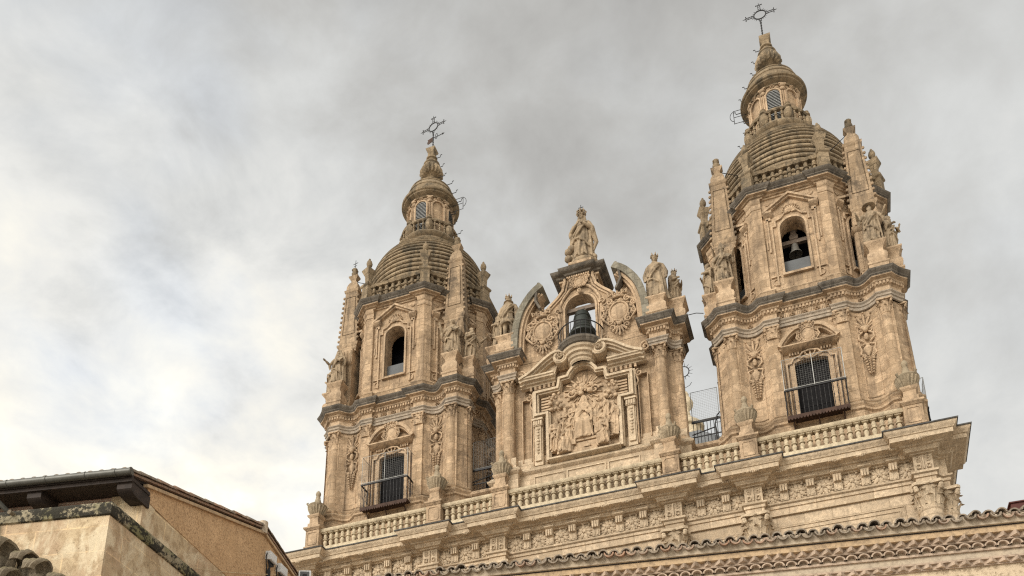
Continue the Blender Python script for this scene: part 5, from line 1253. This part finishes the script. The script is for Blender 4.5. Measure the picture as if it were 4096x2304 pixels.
for x, y, rz in [(x, -5.12, 0) for x, h_ in RX] + [(14.05, -4.42, PI / 2), (-14.05, -4.42, PI / 2)]:
    cm = MB(); lathe(cm, [(.52, 0), (.50, 1.0), (.46, 8), (.415, 21.4), (.45, 21.44), (.46, 21.5), (.41, 21.56)], 28); co = part('column', cm, 'paleblk', f, (x, y, 0), rz); link('capital', cme, co, (0, 0, 21.56), 0, (1, 1, 1))
for x0, x1 in ((7.9, 12.6), (-12.6, -7.9), (-3.1, 3.1), (4.7, 6.3), (-6.3, -4.7)):
    mb = MB()
    for d in (0, .18): band(mb, [(x0 + d, 12.0 + d), (x0 + d, 22.05 - d), (x1 - d, 22.05 - d), (x1 - d, 12.0 + d), (x0 + d, 12.0 + d)], -.035, -4.935, -4.88)
    part('panel_moulding', mb, 'paleblk', f)

# ------------------------------------------------------------------ balustrade and urns
bt = thing('stone_balustrade', 'long cream stone balustrade with panelled pedestals along the church front', 'balustrade', (0, -4.75, 24.72))
PX = [-13.46, -7.1, -3.86, 3.86, 7.1, 13.46]
bme = mesh('baluster', baluster(.80, .128), 'cream')
pd = MB(); box(pd, -.40, .40, -.36, .36, 0, .72); sq(pd, [(.40, .70), (.40, .76), (.36, .80)]); box(pd, -.355, .355, -.33, .33, .72, 1.66)
band(pd, [(-.2, .86), (-.24, .95), (-.24, 1.42), (-.2, 1.5), (.2, 1.5), (.24, 1.42), (.24, .95), (.2, .86), (-.2, .86)], .03, -.355, -.32)
sq(pd, [(.36, 1.64), (.40, 1.70), (.45, 1.74), (.45, 1.82), (.38, 1.86), (.30, 1.88)]); pme = mesh('pedestal', pd, 'carve')
for x in PX: link('pedestal', pme, bt, (x, 0, 0))
for a, b, n in ((PX[0], PX[1], 18), (PX[1], PX[2], 8), (PX[2], PX[3], 22), (PX[3], PX[4], 8), (PX[4], PX[5], 18)):
    x0, x1 = a + .40, b - .40
    mb = MB(); prism(mb, [(-.24, 0), (.24, 0), (.24, .66), (.17, .72), (-.17, .72), (-.20, .68), (-.24, .62)], x0 - .05, x1 + .05, 'x'); part('plinth_course', mb, 'cream', bt)
    mb = MB(); prism(mb, [(-.17, 1.52), (.17, 1.52), (.20, 1.56), (.22, 1.62), (.22, 1.68), (.16, 1.72), (-.16, 1.72), (-.22, 1.68), (-.22, 1.62), (-.20, 1.56)], x0 - .05, x1 + .05, 'x'); part('handrail', mb, 'cream', bt)
    for i in range(n): link('baluster', bme, bt, (x0 + (x1 - x0) * (i + .5) / n, 0, .72), random.uniform(-.03, .03))
# return along the right flank
mb = MB(); box(mb, 13.5, 13.9, .36, 9, 0, 1.72); part('flank_parapet', mb, 'carve', bt)
ft = MB(); sq(ft, [(.30, 0), (.30, .20), (.24, .26), (.24, .50), (.32, .58), (.34, .66), (.30, .70)])
bw = MB(); lathe(bw, [(.20, .68), (.26, .72), (.33, .82), (.40, .98), (.45, 1.12), (.46, 1.17), (.48, 1.2), (.46, 1.25), (.30, 1.28)], 36, flute=(18, .16, .72, 1.14))
for k in range(4):
    a = k * PI / 2 + PI / 4; tube(bw, [(.44 * math.cos(a), .44 * math.sin(a), 1.2), (.52 * math.cos(a), .52 * math.sin(a), 1.3), (.46 * math.cos(a), .46 * math.sin(a), 1.36)], [.05, .05, .03], 6)
fl = MB(); lathe(fl, [(.30, 1.26), (.26, 1.34), (.17, 1.48), (.13, 1.64), (.11, 1.72), (.12, 1.76), (.08, 1.80), (.11, 1.86), (.13, 1.96), (.10, 2.06), (.03, 2.14), (0, 2.16)], 14, flute=(6, .12, 1.3, 1.7))
fme, wme, lme = mesh('foot', ft, 'carve'), mesh('bowl', bw, 'urn'), mesh('flame_finial', fl, 'urn')
UL = ['flaming stone urn at the far left end of the balustrade, against the sky', 'flaming stone urn on the balustrade right of the left tower balcony', 'flaming stone urn on the balustrade left of the carved relief', 'flaming stone urn on the balustrade right of the carved relief', 'flaming stone urn on the balustrade left of the right tower balcony', 'flaming stone urn at the far right end of the balustrade']
for x, lb in zip(PX, UL):
    u = thing('stone_urn', lb, 'urn', (x, -4.75, 26.60), random.uniform(-.1, .1), 'stone urns on the balustrade')
    for n_, m_ in (('foot', fme), ('bowl', wme), ('flame_finial', lme)): link(n_, m_, u)

# ------------------------------------------------------------------ statues
Lx, Rx = -10, 10
S = statue
S('tall crowned female statue with small iron cross, on top of the central gable', (0.05, -3.4, 39.78), 0, 3.3, 1, A_CHEST, mr(A_CHEST), 'arched', beard=False, hair='long', wide=.98)
S('large crowned queen statue with hands at her sides, right of the curved gable', (3.70, -4.28, 35.35), 0, 2.85, 2, A_DOWN, mr(A_DOWN), 'crown', beard=False, hair='curly', wide=1.25)
S('smaller crowned statue facing the right tower, behind the large queen', (4.44, -3.5, 35.52), 1.05, 2.2, 3, A_BOOK, mr(A_CHEST), 'crown', beard=False, hair='long', wide=1.1)
S('crowned king statue in doublet and breeches with bare stone legs, left of the curved gable', (-3.62, -4.28, 35.35), 0, 2.8, 4, A_DOWN, mr(A_DOWN), 'crown', legs=True, hair='ruff')
S('smaller statue in shade between the king and the left tower', (-4.44, -3.5, 35.52), -1.05, 2.2, 5, A_CHEST, mr(A_DOWN), None)
S('bearded robed statue with a hood on the front left corner of the left tower', (Lx - 3.24, -3.98, 35.58), -.1, 2.25, 6, A_BOOK, mr(A_OUT), None, 'book', hair='veil')
S('statue holding a big cross, at the outer left edge of the left tower', (Lx - 3.98, -3.24, 35.55), -1.1, 2.15, 7, A_CHEST, mr(A_OUT), 'mitre', 'cross')
S('robed statue raising one hand, below the right obelisk of the left tower', (Lx + 3.24, -3.98, 35.58), .05, 2.25, 8, A_BOOK, mr(A_UP), None, 'book', hair='curly', beard=False)
S('robed statue stretching an arm sideways on the right flank of the left tower', (Lx + 3.98, -3.24, 35.55), 1.0, 2.15, 9, A_OUT, mr(A_CHEST), None, None)
S('statue of a bishop in a pointed mitre, below the left obelisk of the right tower', (Rx - 3.24, -3.98, 35.58), 0, 2.3, 10, A_OUT, mr(A_BOOK), 'mitre', 'book')
S('robed statue half hidden at the outer left edge of the right tower', (Rx - 3.98, -3.24, 35.55), -1.1, 2.15, 11, A_CHEST, mr(A_BOOK), None, None)
S('bearded statue in a wide brimmed hat, below the right obelisk of the right tower', (Rx + 3.24, -3.98, 35.58), 0, 2.25, 12, A_OUT, mr(A_OUT), 'hat')
S('robed statue on the outer right edge of the right tower, lifting a bundle', (Rx + 3.98, -3.24, 35.55), 1.1, 2.15, 13, A_UP, mr(A_CHEST), None, 'book')
vg = [o for o in COL.objects if o.name.startswith('stone_statue') and o.get('label', '').startswith('tall crowned')][0]
mb = MB(); ell(mb, (0, 0, -.10), (.62, .5, .38), 16, 10)
for k in range(7): ell(mb, (-.55 + .18 * math.sin(k * 2.1), -.05 + .15 * math.cos(k * 1.7), -.1 + k * .16), .2, 8, 6)
for k in range(5): ell(mb, (.45 + .1 * math.sin(k * 2.1), .1, -.1 + k * .08), .18, 8, 6)
for pts in ([(.33, -.1, 2.4), (.52, .0, 2.0), (.58, .05, 1.6), (.70, .1, 1.15), (.52, .1, .6)], [(-.30, -.1, 2.3), (-.48, .05, 1.8), (-.52, .05, 1.3), (-.58, 0, .7)]): tube(mb, pts, [.10, .15, .15, .11, .05][:len(pts)], 8)
part('cloud_base', mb, 'statue', vg)
mb = MB(); box(mb, -.014, .014, -.014, .014, 3.28, 3.72); box(mb, -.13, .13, -.012, .012, 3.54, 3.57); part('small_cross', mb, 'iron', vg)
t = thing('iron_cross', 'tiny thin iron cross on the left obelisk of the left tower', 'iron cross', (Lx - 3.1, -3.1, 44.1)); mb = MB(); tube(mb, [(0, 0, 0), (.02, 0, .62)], .016, 5); tube(mb, [(-.13, 0, .36), (.16, 0, .42)], .016, 5); tube(mb, [(-.09, 0, .2), (.1, 0, .24)], .013, 5); part('bars', mb, 'iron', t)
# tie wires
for lb, pts in (('thin tie wire from the left obelisk of the left tower to its dome', [(Lx - 2.9, -3.1, 43.1), (Lx - 1.6, -2.3, 43.0)]), ('lower thin tie wire from the left obelisk of the left tower to its dome', [(Lx - 2.85, -3.1, 42.2), (Lx - 1.5, -2.6, 42.5)]),
                ('thin tie wire from the left obelisk of the right tower to its dome', [(Rx - 2.9, -3.1, 43.2), (Rx - 1.9, -2.4, 43.3)]), ('thin tie wire from the right obelisk of the right tower to its dome', [(Rx + 2.9, -3.1, 43.2), (Rx + 1.9, -2.3, 43.2)]),
                ('thin cable crossing the gap between central gable and right tower', [(4.9, -4.2, 34.2), (5.4, -4.2, 34.19), (5.7, -4.0, 34.25)])):
    mb = MB(); tube(mb, pts, .018, 5); tag(part('tie_wire', mb, 'iron'), lb, 'wire', 'thin wires on the church roofs')

# ------------------------------------------------------------------ foreground right: rendered house with tiled eave
EA = math.radians(8.623)
h = thing('tiled_house', 'foreground house with clay tile eave over stepped brick courses and rough beige render', 'house', (8.0935, -24.0804, 0), EA)
X0, X1 = -12.0, 8.0
def bx(name, y0, y1, z0, z1, m): return part(name, box(MB(), X0, X1, y0, y1, z0, z1), m, h)
bx('wall', .38, 6.0, 0, 10.24, 'beige')
bx('mortar_bed', .05, .6, 10.905, 11.115, 'mortar'); bx('eave_shadow_strip', .10, .6, 10.885, 10.905, 'wood'); bx('brick_course', .115, .6, 10.775, 10.885, 'ybrick')  # the thin wood-coloured strip draws the shadow gap below the mortar
bx('brick_course', .215, .6, 10.66, 10.775, 'eavebrick'); bx('brick_course', .195, .6, 10.655, 10.69, 'eavebrick'); bx('brick_course', .30, .6, 10.54, 10.655, 'mortar'); bx('brick_course', .255, .6, 10.50, 10.545, 'eavebrick')
bx('mortar_bed', .30, .6, 10.37, 10.50, 'mortar'); bx('brick_course', .34, .6, 10.24, 10.37, 'eavebrick'); bx('brick_course', .275, .6, 10.335, 10.372, 'eavebrick')
rnd = random.Random(11); P = .2172
nT = int((X1 - X0) / P)
for yt, yb, z0, z1 in ((.085, .22, 10.69, 10.772), (.24, .345, 10.262, 10.335)):
    mb = MB()
    for i in range(nT):
        x = X0 + (i + .5) * P + rnd.uniform(-.006, .006); j = rnd.uniform(-.012, .012); q = .104
        if rnd.random() < .06: j += .04; q *= .8
        prism(mb, [(x - q, yb), (x + rnd.uniform(-.01, .01), yt + j), (x + q, yb)], z0 + rnd.uniform(-.004, .004), z1, 'z')
    part('sawtooth_brick_course', mb, 'eavebrick', h, ang=20)
mb = MB()
for i in range(nT):
    x = X0 + (i + .5) * P + rnd.uniform(-.006, .006); y = .195 + rnd.uniform(-.012, .012); vs = []
    for rr in (.104, .078):
        for yy in (y, .31):
            for k in range(9): a = PI * k / 8; vs.append((x + rr * math.cos(a), yy, 10.552 + rr * .95 * math.sin(a)))
    fs = []
    for k in range(8): fs += [(k, k + 1, 19 + k, 18 + k), (k, k + 1, 10 + k, 9 + k), (18 + k, 19 + k, 28 + k, 27 + k)]
    mb.add(vs, fs)
part('scalloped_tile_course', mb, 'eavebrick', h, ang=50)
def tile_mb(r0, r1, ln, slope, up_, th=.026):
    mb = MB(); vs = []; n = 9
    for y, r in ((0, r0), (ln, r1)):
        for rr in (r, r - th):
            for k in range(n): a = PI * k / (n - 1); vs.append((rr * math.cos(a), y, (rr * math.sin(a) if up_ else -rr * math.sin(a)) + y * slope))
    fs = []
    for k in range(n - 1): fs += [(k, k + 1, 2 * n + k + 1, 2 * n + k), (n + k, n + k + 1, 3 * n + k + 1, 3 * n + k), (k, k + 1, n + k + 1, n + k), (2 * n + k, 2 * n + k + 1, 3 * n + k + 1, 3 * n + k)]
    for k in (0, n - 1): fs.append((k, n + k, 3 * n + k, 2 * n + k))
    return mb.add(vs, fs)
SLP = math.tan(math.radians(15))
tm = [mesh('roof_tile', tile_mb(.098 + .006 * i, .082, .46, SLP, True), 'tiledark', 50) for i in (-1, 0, 1)]
cm_ = [mesh('roof_tile', tile_mb(.098, .085, .46, SLP, False), m_, 50) for m_ in ('tile', 'tiledark')]
for i in range(nT):
    x = X0 + (i + .5) * P
    if x < -8.7 or x > 6.4: continue
    link('roof_tile', tm[i % 3], h, (x + rnd.uniform(-.008, .008), -.01 + rnd.uniform(-.045, .03), 11.075 + rnd.uniform(-.022, .02)), rnd.uniform(-.14, .14))
    link('roof_tile', cm_[rnd.random() < .5], h, (x + P / 2 + rnd.uniform(-.008, .008), -.045 + rnd.uniform(-.045, .02), 11.075 + rnd.uniform(-.016, .004)), rnd.uniform(-.12, .12))
mb = MB(); n = nT * 8; vs = []
for y in (.30, 2.2, 4.0, 6.0):
    for i in range(n + 1): x = X0 + i * P / 8; vs.append((x, y, 11.115 + y * SLP + .05 * math.cos(2 * PI * (x - X0 - P / 2) / P)))
mb.add(vs, [(r * (n + 1) + i, r * (n + 1) + i + 1, (r + 1) * (n + 1) + i + 1, (r + 1) * (n + 1) + i) for r in range(3) for i in range(n)])
vs = [(v[0], v[1], v[2] - .09) for v in vs]; mb.add(vs, [(r * (n + 1) + i, r * (n + 1) + i + 1, (r + 1) * (n + 1) + i + 1, (r + 1) * (n + 1) + i) for r in range(3) for i in range(n)])
part('roof', mb, 'tile', h, ang=60)
lm_ = MB(); ell(lm_, (0, 0, 0), (1, 1, 1), 8, 5); lme_ = mesh('mortar_lump', lm_, 'mortar')
for i in range(nT):
    x = X0 + (i + 1) * P
    if -8.7 < x < 6.4 and rnd.random() < .6: link('mortar_lump', lme_, h, (x + rnd.uniform(-.05, .05), .04 + rnd.uniform(-.02, .02), 11.04 + rnd.uniform(-.02, .03)), rnd.uniform(0, 3), (rnd.uniform(.03, .07), .05, rnd.uniform(.02, .045)))
mb = MB(); box(mb, 0, 3.2, 0, .5, -.4, 0); box(mb, -.03, 3.2, -.03, .5, 0, .025)
t = part('roof_box', mb, 'redmetal', None, (0, 0, 0), EA - .12); q = h.matrix_basis @ Vector((4.80, .62, 11.60)); t.location = q
tag(t, 'dark red metal roof box poking up behind the tile eave at the far right', 'roof box')

# ------------------------------------------------------------------ foreground left: stone house with orange gable
C1 = Vector((-4.7514, -26.7732)); A1, A2 = math.radians(11.0), math.radians(94.6)
DF = Vector((math.cos(A1), math.sin(A1))); DS = Vector((math.cos(A2), math.sin(A2)))
def pq(u, v): p = C1 + DF * u + DS * v; return (p.x, p.y)
hs = thing('gabled_house', 'foreground stone house with orange stucco gable, mossy ledge and dark wooden eaves', 'house', (0, 0, 0))
mb = MB(); prism(mb, [pq(-9, 0), pq(0, 0), pq(0, 11.5), pq(-9, 11.5)], 0, 12.87, 'z'); part('stone_wall', mb, 'hstone', hs)
mb = MB(); bpts = [pq(-9, 0)] + [pq(-9 + i * .3 + (0), 0) for i in range(1, 30)] + [pq(0, 0)] + [pq(0, i * .3) for i in range(1, 38)]
sweep(mb, bpts, [(-.02, 12.84), (.05, 12.86), (.07, 12.92), (.07, 13.08), (.03, 13.16), (-.03, 13.20), (-.5, 13.32)]); part('mossy_ledge', mb, 'mossband', hs)
mb = MB(); prism(mb, [pq(-9, 1.05), pq(-.03, 1.05), pq(-.03, 11.5), pq(-9, 11.5)], 12.8, 13.84, 'z'); prism(mb, [pq(-.82, 1.05), pq(-.03, 1.05), pq(-.03, 1.5), pq(-.82, 1.5)], 13.84, 14.02, 'z'); part('upper_stone_course', mb, 'hstone', hs)
mb = MB(); prism(mb, [pq(-9, 1.08), pq(-.8, 1.08), pq(-.8, 1.5), pq(-9, 1.5)], 13.72, 14.15, 'z'); part('brick_wall', mb, 'brick', hs)
def side_prism(mb, poly, u0, u1):
    vs = [(*pq(u0, v), z) for v, z in poly] + [(*pq(u1, v), z) for v, z in poly]; n = len(poly)
    return mb.add(vs, [tuple(range(n)), tuple(range(2 * n - 1, n - 1, -1))] + [(i, (i + 1) % n, n + (i + 1) % n, n + i) for i in range(n)])
GT = [(1.12, 13.9), (2.0, 13.84), (4.4, 13.78), (11.5, 13.78), (11.5, 14.85), (8.2, 15.53), (6.23, 15.97), (1.12, 14.26)]
mb = side_prism(MB(), GT, -9, -.015); part('stucco_gable', mb, 'orange', hs)
RT = [(.42, 14.16), (6.23, 16.10), (11.9, 14.86)]
mb = MB(); side_prism(mb, [(v, z - .02) for v, z in RT] + [(v, z - .10) for v, z in RT[::-1]], -9, -.08); part('roof_deck', mb, 'wood', hs)
mb = MB(); side_prism(mb, [(v, z + .03) for v, z in RT] + [(v, z - .03) for v, z in RT[::-1]], -9, .035); part('roof', mb, 'tile', hs)
mb = MB(); side_prism(mb, [(1.0, 14.24), (6.23, 15.98), (11.8, 14.78), (11.8, 14.72), (6.23, 15.90), (1.0, 14.16)], -.05, .06); part('verge_course', mb, 'ybrick', hs)
# verge tiles
rnd = random.Random(5)
vt = mesh('verge_tile', tile_mb(.10, .085, .42, 0, True), 'tile', 50); vt2 = mesh('verge_tile', tile_mb(.10, .085, .42, 0, True), 'tiledark', 50)
for (v0, z0), (v1, z1) in zip(RT[:-1], RT[1:]):
    ln = math.hypot(v1 - v0, z1 - z0); n = int(ln / .34)
    for i in range(n):
        k = i / n; v = v0 + (v1 - v0) * k; z = z0 + (z1 - z0) * k; sl = math.atan2(z1 - z0, v1 - v0)
        for u_ in (.0, -.22):
            p = pq(u_ + rnd.uniform(-.01, .01), v); o = link('verge_tile', vt if rnd.random() < .6 else vt2, hs, (p[0], p[1], z + .03 + (.012 if i % 2 else 0)))
            o.rotation_euler = (sl, 0, A2 - PI / 2)
et = mesh('eave_tile', tile_mb(.10, .085, .45, .334, True), 'tiledark', 50)
for i in range(30):
    p = pq(-.1 - i * .272, .36); link('eave_tile', et, hs, (p[0], p[1], 14.19), A1)
p = pq(.0, 6.2); mb = MB(); lathe(mb, [(.12, -.25), (.12, .12), (0, .16)], 10); part('ridge_cap', mb, 'mortar', hs, (p[0], p[1], 16.15))
# eaves: soffit, rafters' ends, gutter, downpipe
mb = MB(); prism(mb, [pq(-9, .50), pq(.04, .50), pq(.04, 1.15), pq(-9, 1.15)], 14.02, 14.10, 'z'); prism(mb, [pq(-9, .46), pq(.05, .46), pq(.05, .52), pq(-9, .52)], 13.98, 14.14, 'z'); part('soffit', mb, 'wood', hs)
for u in (-.33, -2.50, -4.7, -6.9):
    mb = MB(); pr = [(.52, 14.02), (.52, 13.84), (.60, 13.76), (.80, 13.72), (1.2, 13.72), (1.2, 14.02)]; side_prism(mb, pr, u, u + .34 if u < -1 else u + .35); part('eave_beam', mb, 'wood', hs)
mb = MB()
for i in range(60): pass
gp = [(*pq(-9 + i * .5, .36), 14.16) for i in range(19)] + [(*pq(.10, .36), 14.16)]
tube(mb, gp, .085, 12); part('gutter', mb, 'gutter', hs)
mb = MB()
for u in (.08, -.28, -1.0, -1.95, -2.9, -3.85): tube(mb, [(*pq(u - .012, .36), 14.16), (*pq(u + .012, .36), 14.16)], .096, 12)
part('gutter_bracket', mb, 'gutter', hs)
mb = MB(); tube(mb, [(*pq(-3.28, .40), 14.08), (*pq(-3.24, .48), 13.88), (*pq(-3.05, .80), 13.62), (*pq(-2.98, .98), 13.5), (*pq(-2.98, 1.0), 13.3)], .06, 9); part('downpipe', mb, 'gutter', hs)
mb = MB(); tube(mb, [(*pq(-2.62, -.09), 13.0), (*pq(-2.60, -.09), 12.6), (*pq(-2.66, -.09), 12.3), (*pq(-2.66, -.09), 6)], .065, 9); part('downpipe', mb, 'gutter', hs)
mb = MB(); tube(mb, [(*pq(-2.22, -.02), 13.06), (*pq(-2.22, -.2), 13.04)], .05, 10); part('spout', mb, 'crest', hs)

# carved crest on the left house wall
N1 = Vector((DF.y, -DF.x, 0))
def lobe(u, z, r, off, tw):
    u += .09
    mb = MB(); B = Matrix(((DF.x, -N1.x, 0), (DF.y, -N1.y, 0), (0, 0, 1)))
    L_ = MB(); NS, NR = 13, 15
    for i in range(NR):                       # a plume leaf that climbs, then hooks over to the front
        t_ = i / (NR - 1); a = -0.3 + t_ * 3.6
        cz = -1.9 * r * (1 - t_ * 2.2) if t_ < .45 else 0
        for j in range(NS):
            s_ = (j / (NS - 1) - .5) * 2
            w_ = r * (0.62 + .38 * math.sin(PI * min(1, t_ * 1.05))) * (1 if t_ < .8 else 1 - (t_ - .8) * 2.4)
            rib = .16 * r * abs(math.cos(s_ * PI * 1.5)) 
            if t_ < .45:
                y = .10 * r - rib; z_ = -2.6 * r + (t_ / .45) * 2.6 * r
            else:
                q = (t_ - .45) / .55 * 3.4; y = -r * .62 + (r * .72 + rib * .8) * math.cos(q); z_ = (r * .78 + rib * .8) * math.sin(q)
            L_.v.append((s_ * w_ + tw * z_ * .25, y - .25 * r * (s_ * s_ - 1) * -1 * .6, z_))
    L_.f += [(i * NS + j, i * NS + j + 1, (i + 1) * NS + j + 1, (i + 1) * NS + j) for i in range(NR - 1) for j in range(NS - 1)]
    bm = bmesh.new(); me = bpy.data.meshes.new('leaf'); me.from_pydata(L_.v, [], L_.f); bm.from_mesh(me)
    bmesh.ops.solidify(bm, geom=bm.faces[:], thickness=.16 * r); bmesh.ops.subdivide_edges(bm, edges=bm.edges[:], cuts=2, use_grid_fill=True)
    for v in bm.verts:
        q = Vector(v.co) * 3.2 + Vector((u * 7, z * 5, 0)); v.co += Vector((mnoise.noise(q), mnoise.noise(q + Vector((9, 3, 1))), mnoise.noise(q + Vector((2, 8, 5))))) * .22 * r + Vector((0, mnoise.noise(q * 4) * .05 * r, mnoise.noise(q * 4.3) * .05 * r))
    me2 = bpy.data.meshes.new('plume_leaf'); bm.to_mesh(me2); bm.free(); bpy.data.meshes.remove(me)
    me2.materials.append(MT['crest']); me2.shade_smooth(); me2.set_sharp_from_angle(angle=math.radians(50))
    p = pq(u, 0); o = link('plume_leaf', me2, crest, (p[0] + N1.x * off * .7, p[1] + N1.y * off * .7, z - .20), A1)
    return o
crest = thing('carved_crest', 'grey carved stone crest of curled plume leaves low on the left house wall', 'stone carving', (0, 0, 0))
for u, z, r, off, tw in ((-2.22, 12.05, .30, .40, .2), (-1.72, 11.88, .25, .22, .5), (-1.28, 11.56, .25, .42, .4), (-.88, 11.33, .19, .30, .5), (-2.45, 11.55, .28, .62, .1), (-1.85, 11.35, .26, .50, .3), (-.62, 11.1, .17, .3, .5), (-2.75, 12.2, .3, .3, 0), (-1.3, 11.0, .28, .55, .2), (-2.2, 11.0, .3, .7, .1)): lobe(u, z, r, off, tw)
mb = MB()
for i in range(9): ell(mb, (*(Vector(pq(-2.9 + i * .25, 0)) + N1.xy * .14), 11.45 - i * .14), (.3, .14, .5), 10, 7)
for i in range(10): ell(mb, (*(Vector(pq(-2.9 + i * .3, 0)) + N1.xy * .18), 10.5 - (i % 3) * .15), (.34, .2, .5), 10, 7)
for i in range(14):
    b0 = Vector((*(Vector(pq(-2.8 + (i % 7) * .3, 0)) + N1.xy * (.30 if i < 7 else .36)), 11.25 - (i % 7) * .12 - (i // 7) * .5))
    tube(mb, [b0, b0 + Vector((DF.x * .12, DF.y * .12, -.28)), b0 + Vector((DF.x * .05, DF.y * .05, -.6)), b0 + Vector((DF.x * -.1, DF.y * -.1, -.95))], [.05, .10, .09, .04], 7)
link('crest_body', remeshed('crest_body', mb, 'crest', .045, 2), crest)

# electric boxes, cables, floodlight on the orange gable
for lb, v0, v1, z0, z1 in (('white junction box with black cables, the upper left one on the orange gable', 6.46, 6.84, 15.24, 15.50), ('lower white junction box at the very edge of the orange gable', 7.08, 7.50, 15.16, 15.44)):
    t = thing('junction_box', lb, 'electric box', (*pq(0, (v0 + v1) / 2), z0), 0, 'junction boxes on the gable')
    t_inv = Matrix.Translation(-Vector((*pq(0, (v0 + v1) / 2), z0)))
    mb = side_prism(MB(), [(v0, z0), (v1, z0), (v1, z1), (v0, z1)], -.02, .13).xf(t_inv); part('box', mb, 'white', t)
    mb = side_prism(MB(), [(v0 + .02, z0 + .02), (v1 - .02, z0 + .02), (v1 - .02, z1 - .02), (v0 + .02, z1 - .02)], .13, .142).xf(t_inv); part('lid', mb, 'white', t)
    mb = MB()
    for k in range(6):
        v = v0 + .05 + k * (v1 - v0 - .1) / 5; vm = v0 + .08
        tube(mb, [(*pq(.06, v), z0 + .02), (*pq(.07, v), z0 - .08), (*pq(.06, vm + .05), z0 - .2), (*pq(.03 + .012 * k, vm + .012 * k), z0 - .32), (*pq(.03 + .012 * k, vm + .015 * k), z0 - .75)], .014, 5)
    tube(mb, [(*pq(.05, v0 - .03), z0 + .18), (*pq(.05, v0 - .07), z0 + .05), (*pq(.05, v0 - .04), z0 - .15), (*pq(.04, v0 + .05), z0 - .4)], .016, 5)
    mb.xf(t_inv); part('cable', mb, 'black', t)
t = thing('floodlight', 'small white floodlight bracketed out from the gable edge at the bottom of the picture', 'floodlight', (*pq(.62, 7.59), 15.12), A1 + .2)
mb = MB(); box(mb, -.17, .17, -.06, .06, -.02, .26); part('housing', mb, 'white', t); mb = MB(); box(mb, -.13, .13, -.075, -.055, .02, .22); part('glass', mb, 'panelglass', t); mb = MB(); box(mb, -.05, .06, -.09, -.07, .0, .13); part('lamp', mb, 'black', t)
mb = MB(); tube(mb, [(0, .05, .0), (0, .1, -.12), (-.3, .2, -.2), (-.66, .25, -.2)], .02, 6); part('bracket', mb, 'iron', t)
mb = MB(); tube(mb, [(*pq(.05, 2.92 + i * .51), 13.12 + i * .2388 - .05 * math.sin(PI * i / 8)) for i in range(9)], .009, 5); tag(part('cord', mb, 'cord'), 'thin pale cord strung across the orange gable below the junction boxes', 'cord')

# ------------------------------------------------------------------ ground
mb = MB(); mb.add([(-600, -400, 0), (600, -400, 0), (600, 800, 0), (-600, 800, 0)], [(0, 1, 2, 3)]); gd = part('ground', mb, 'ground', ang=0); gd['kind'] = 'structure'
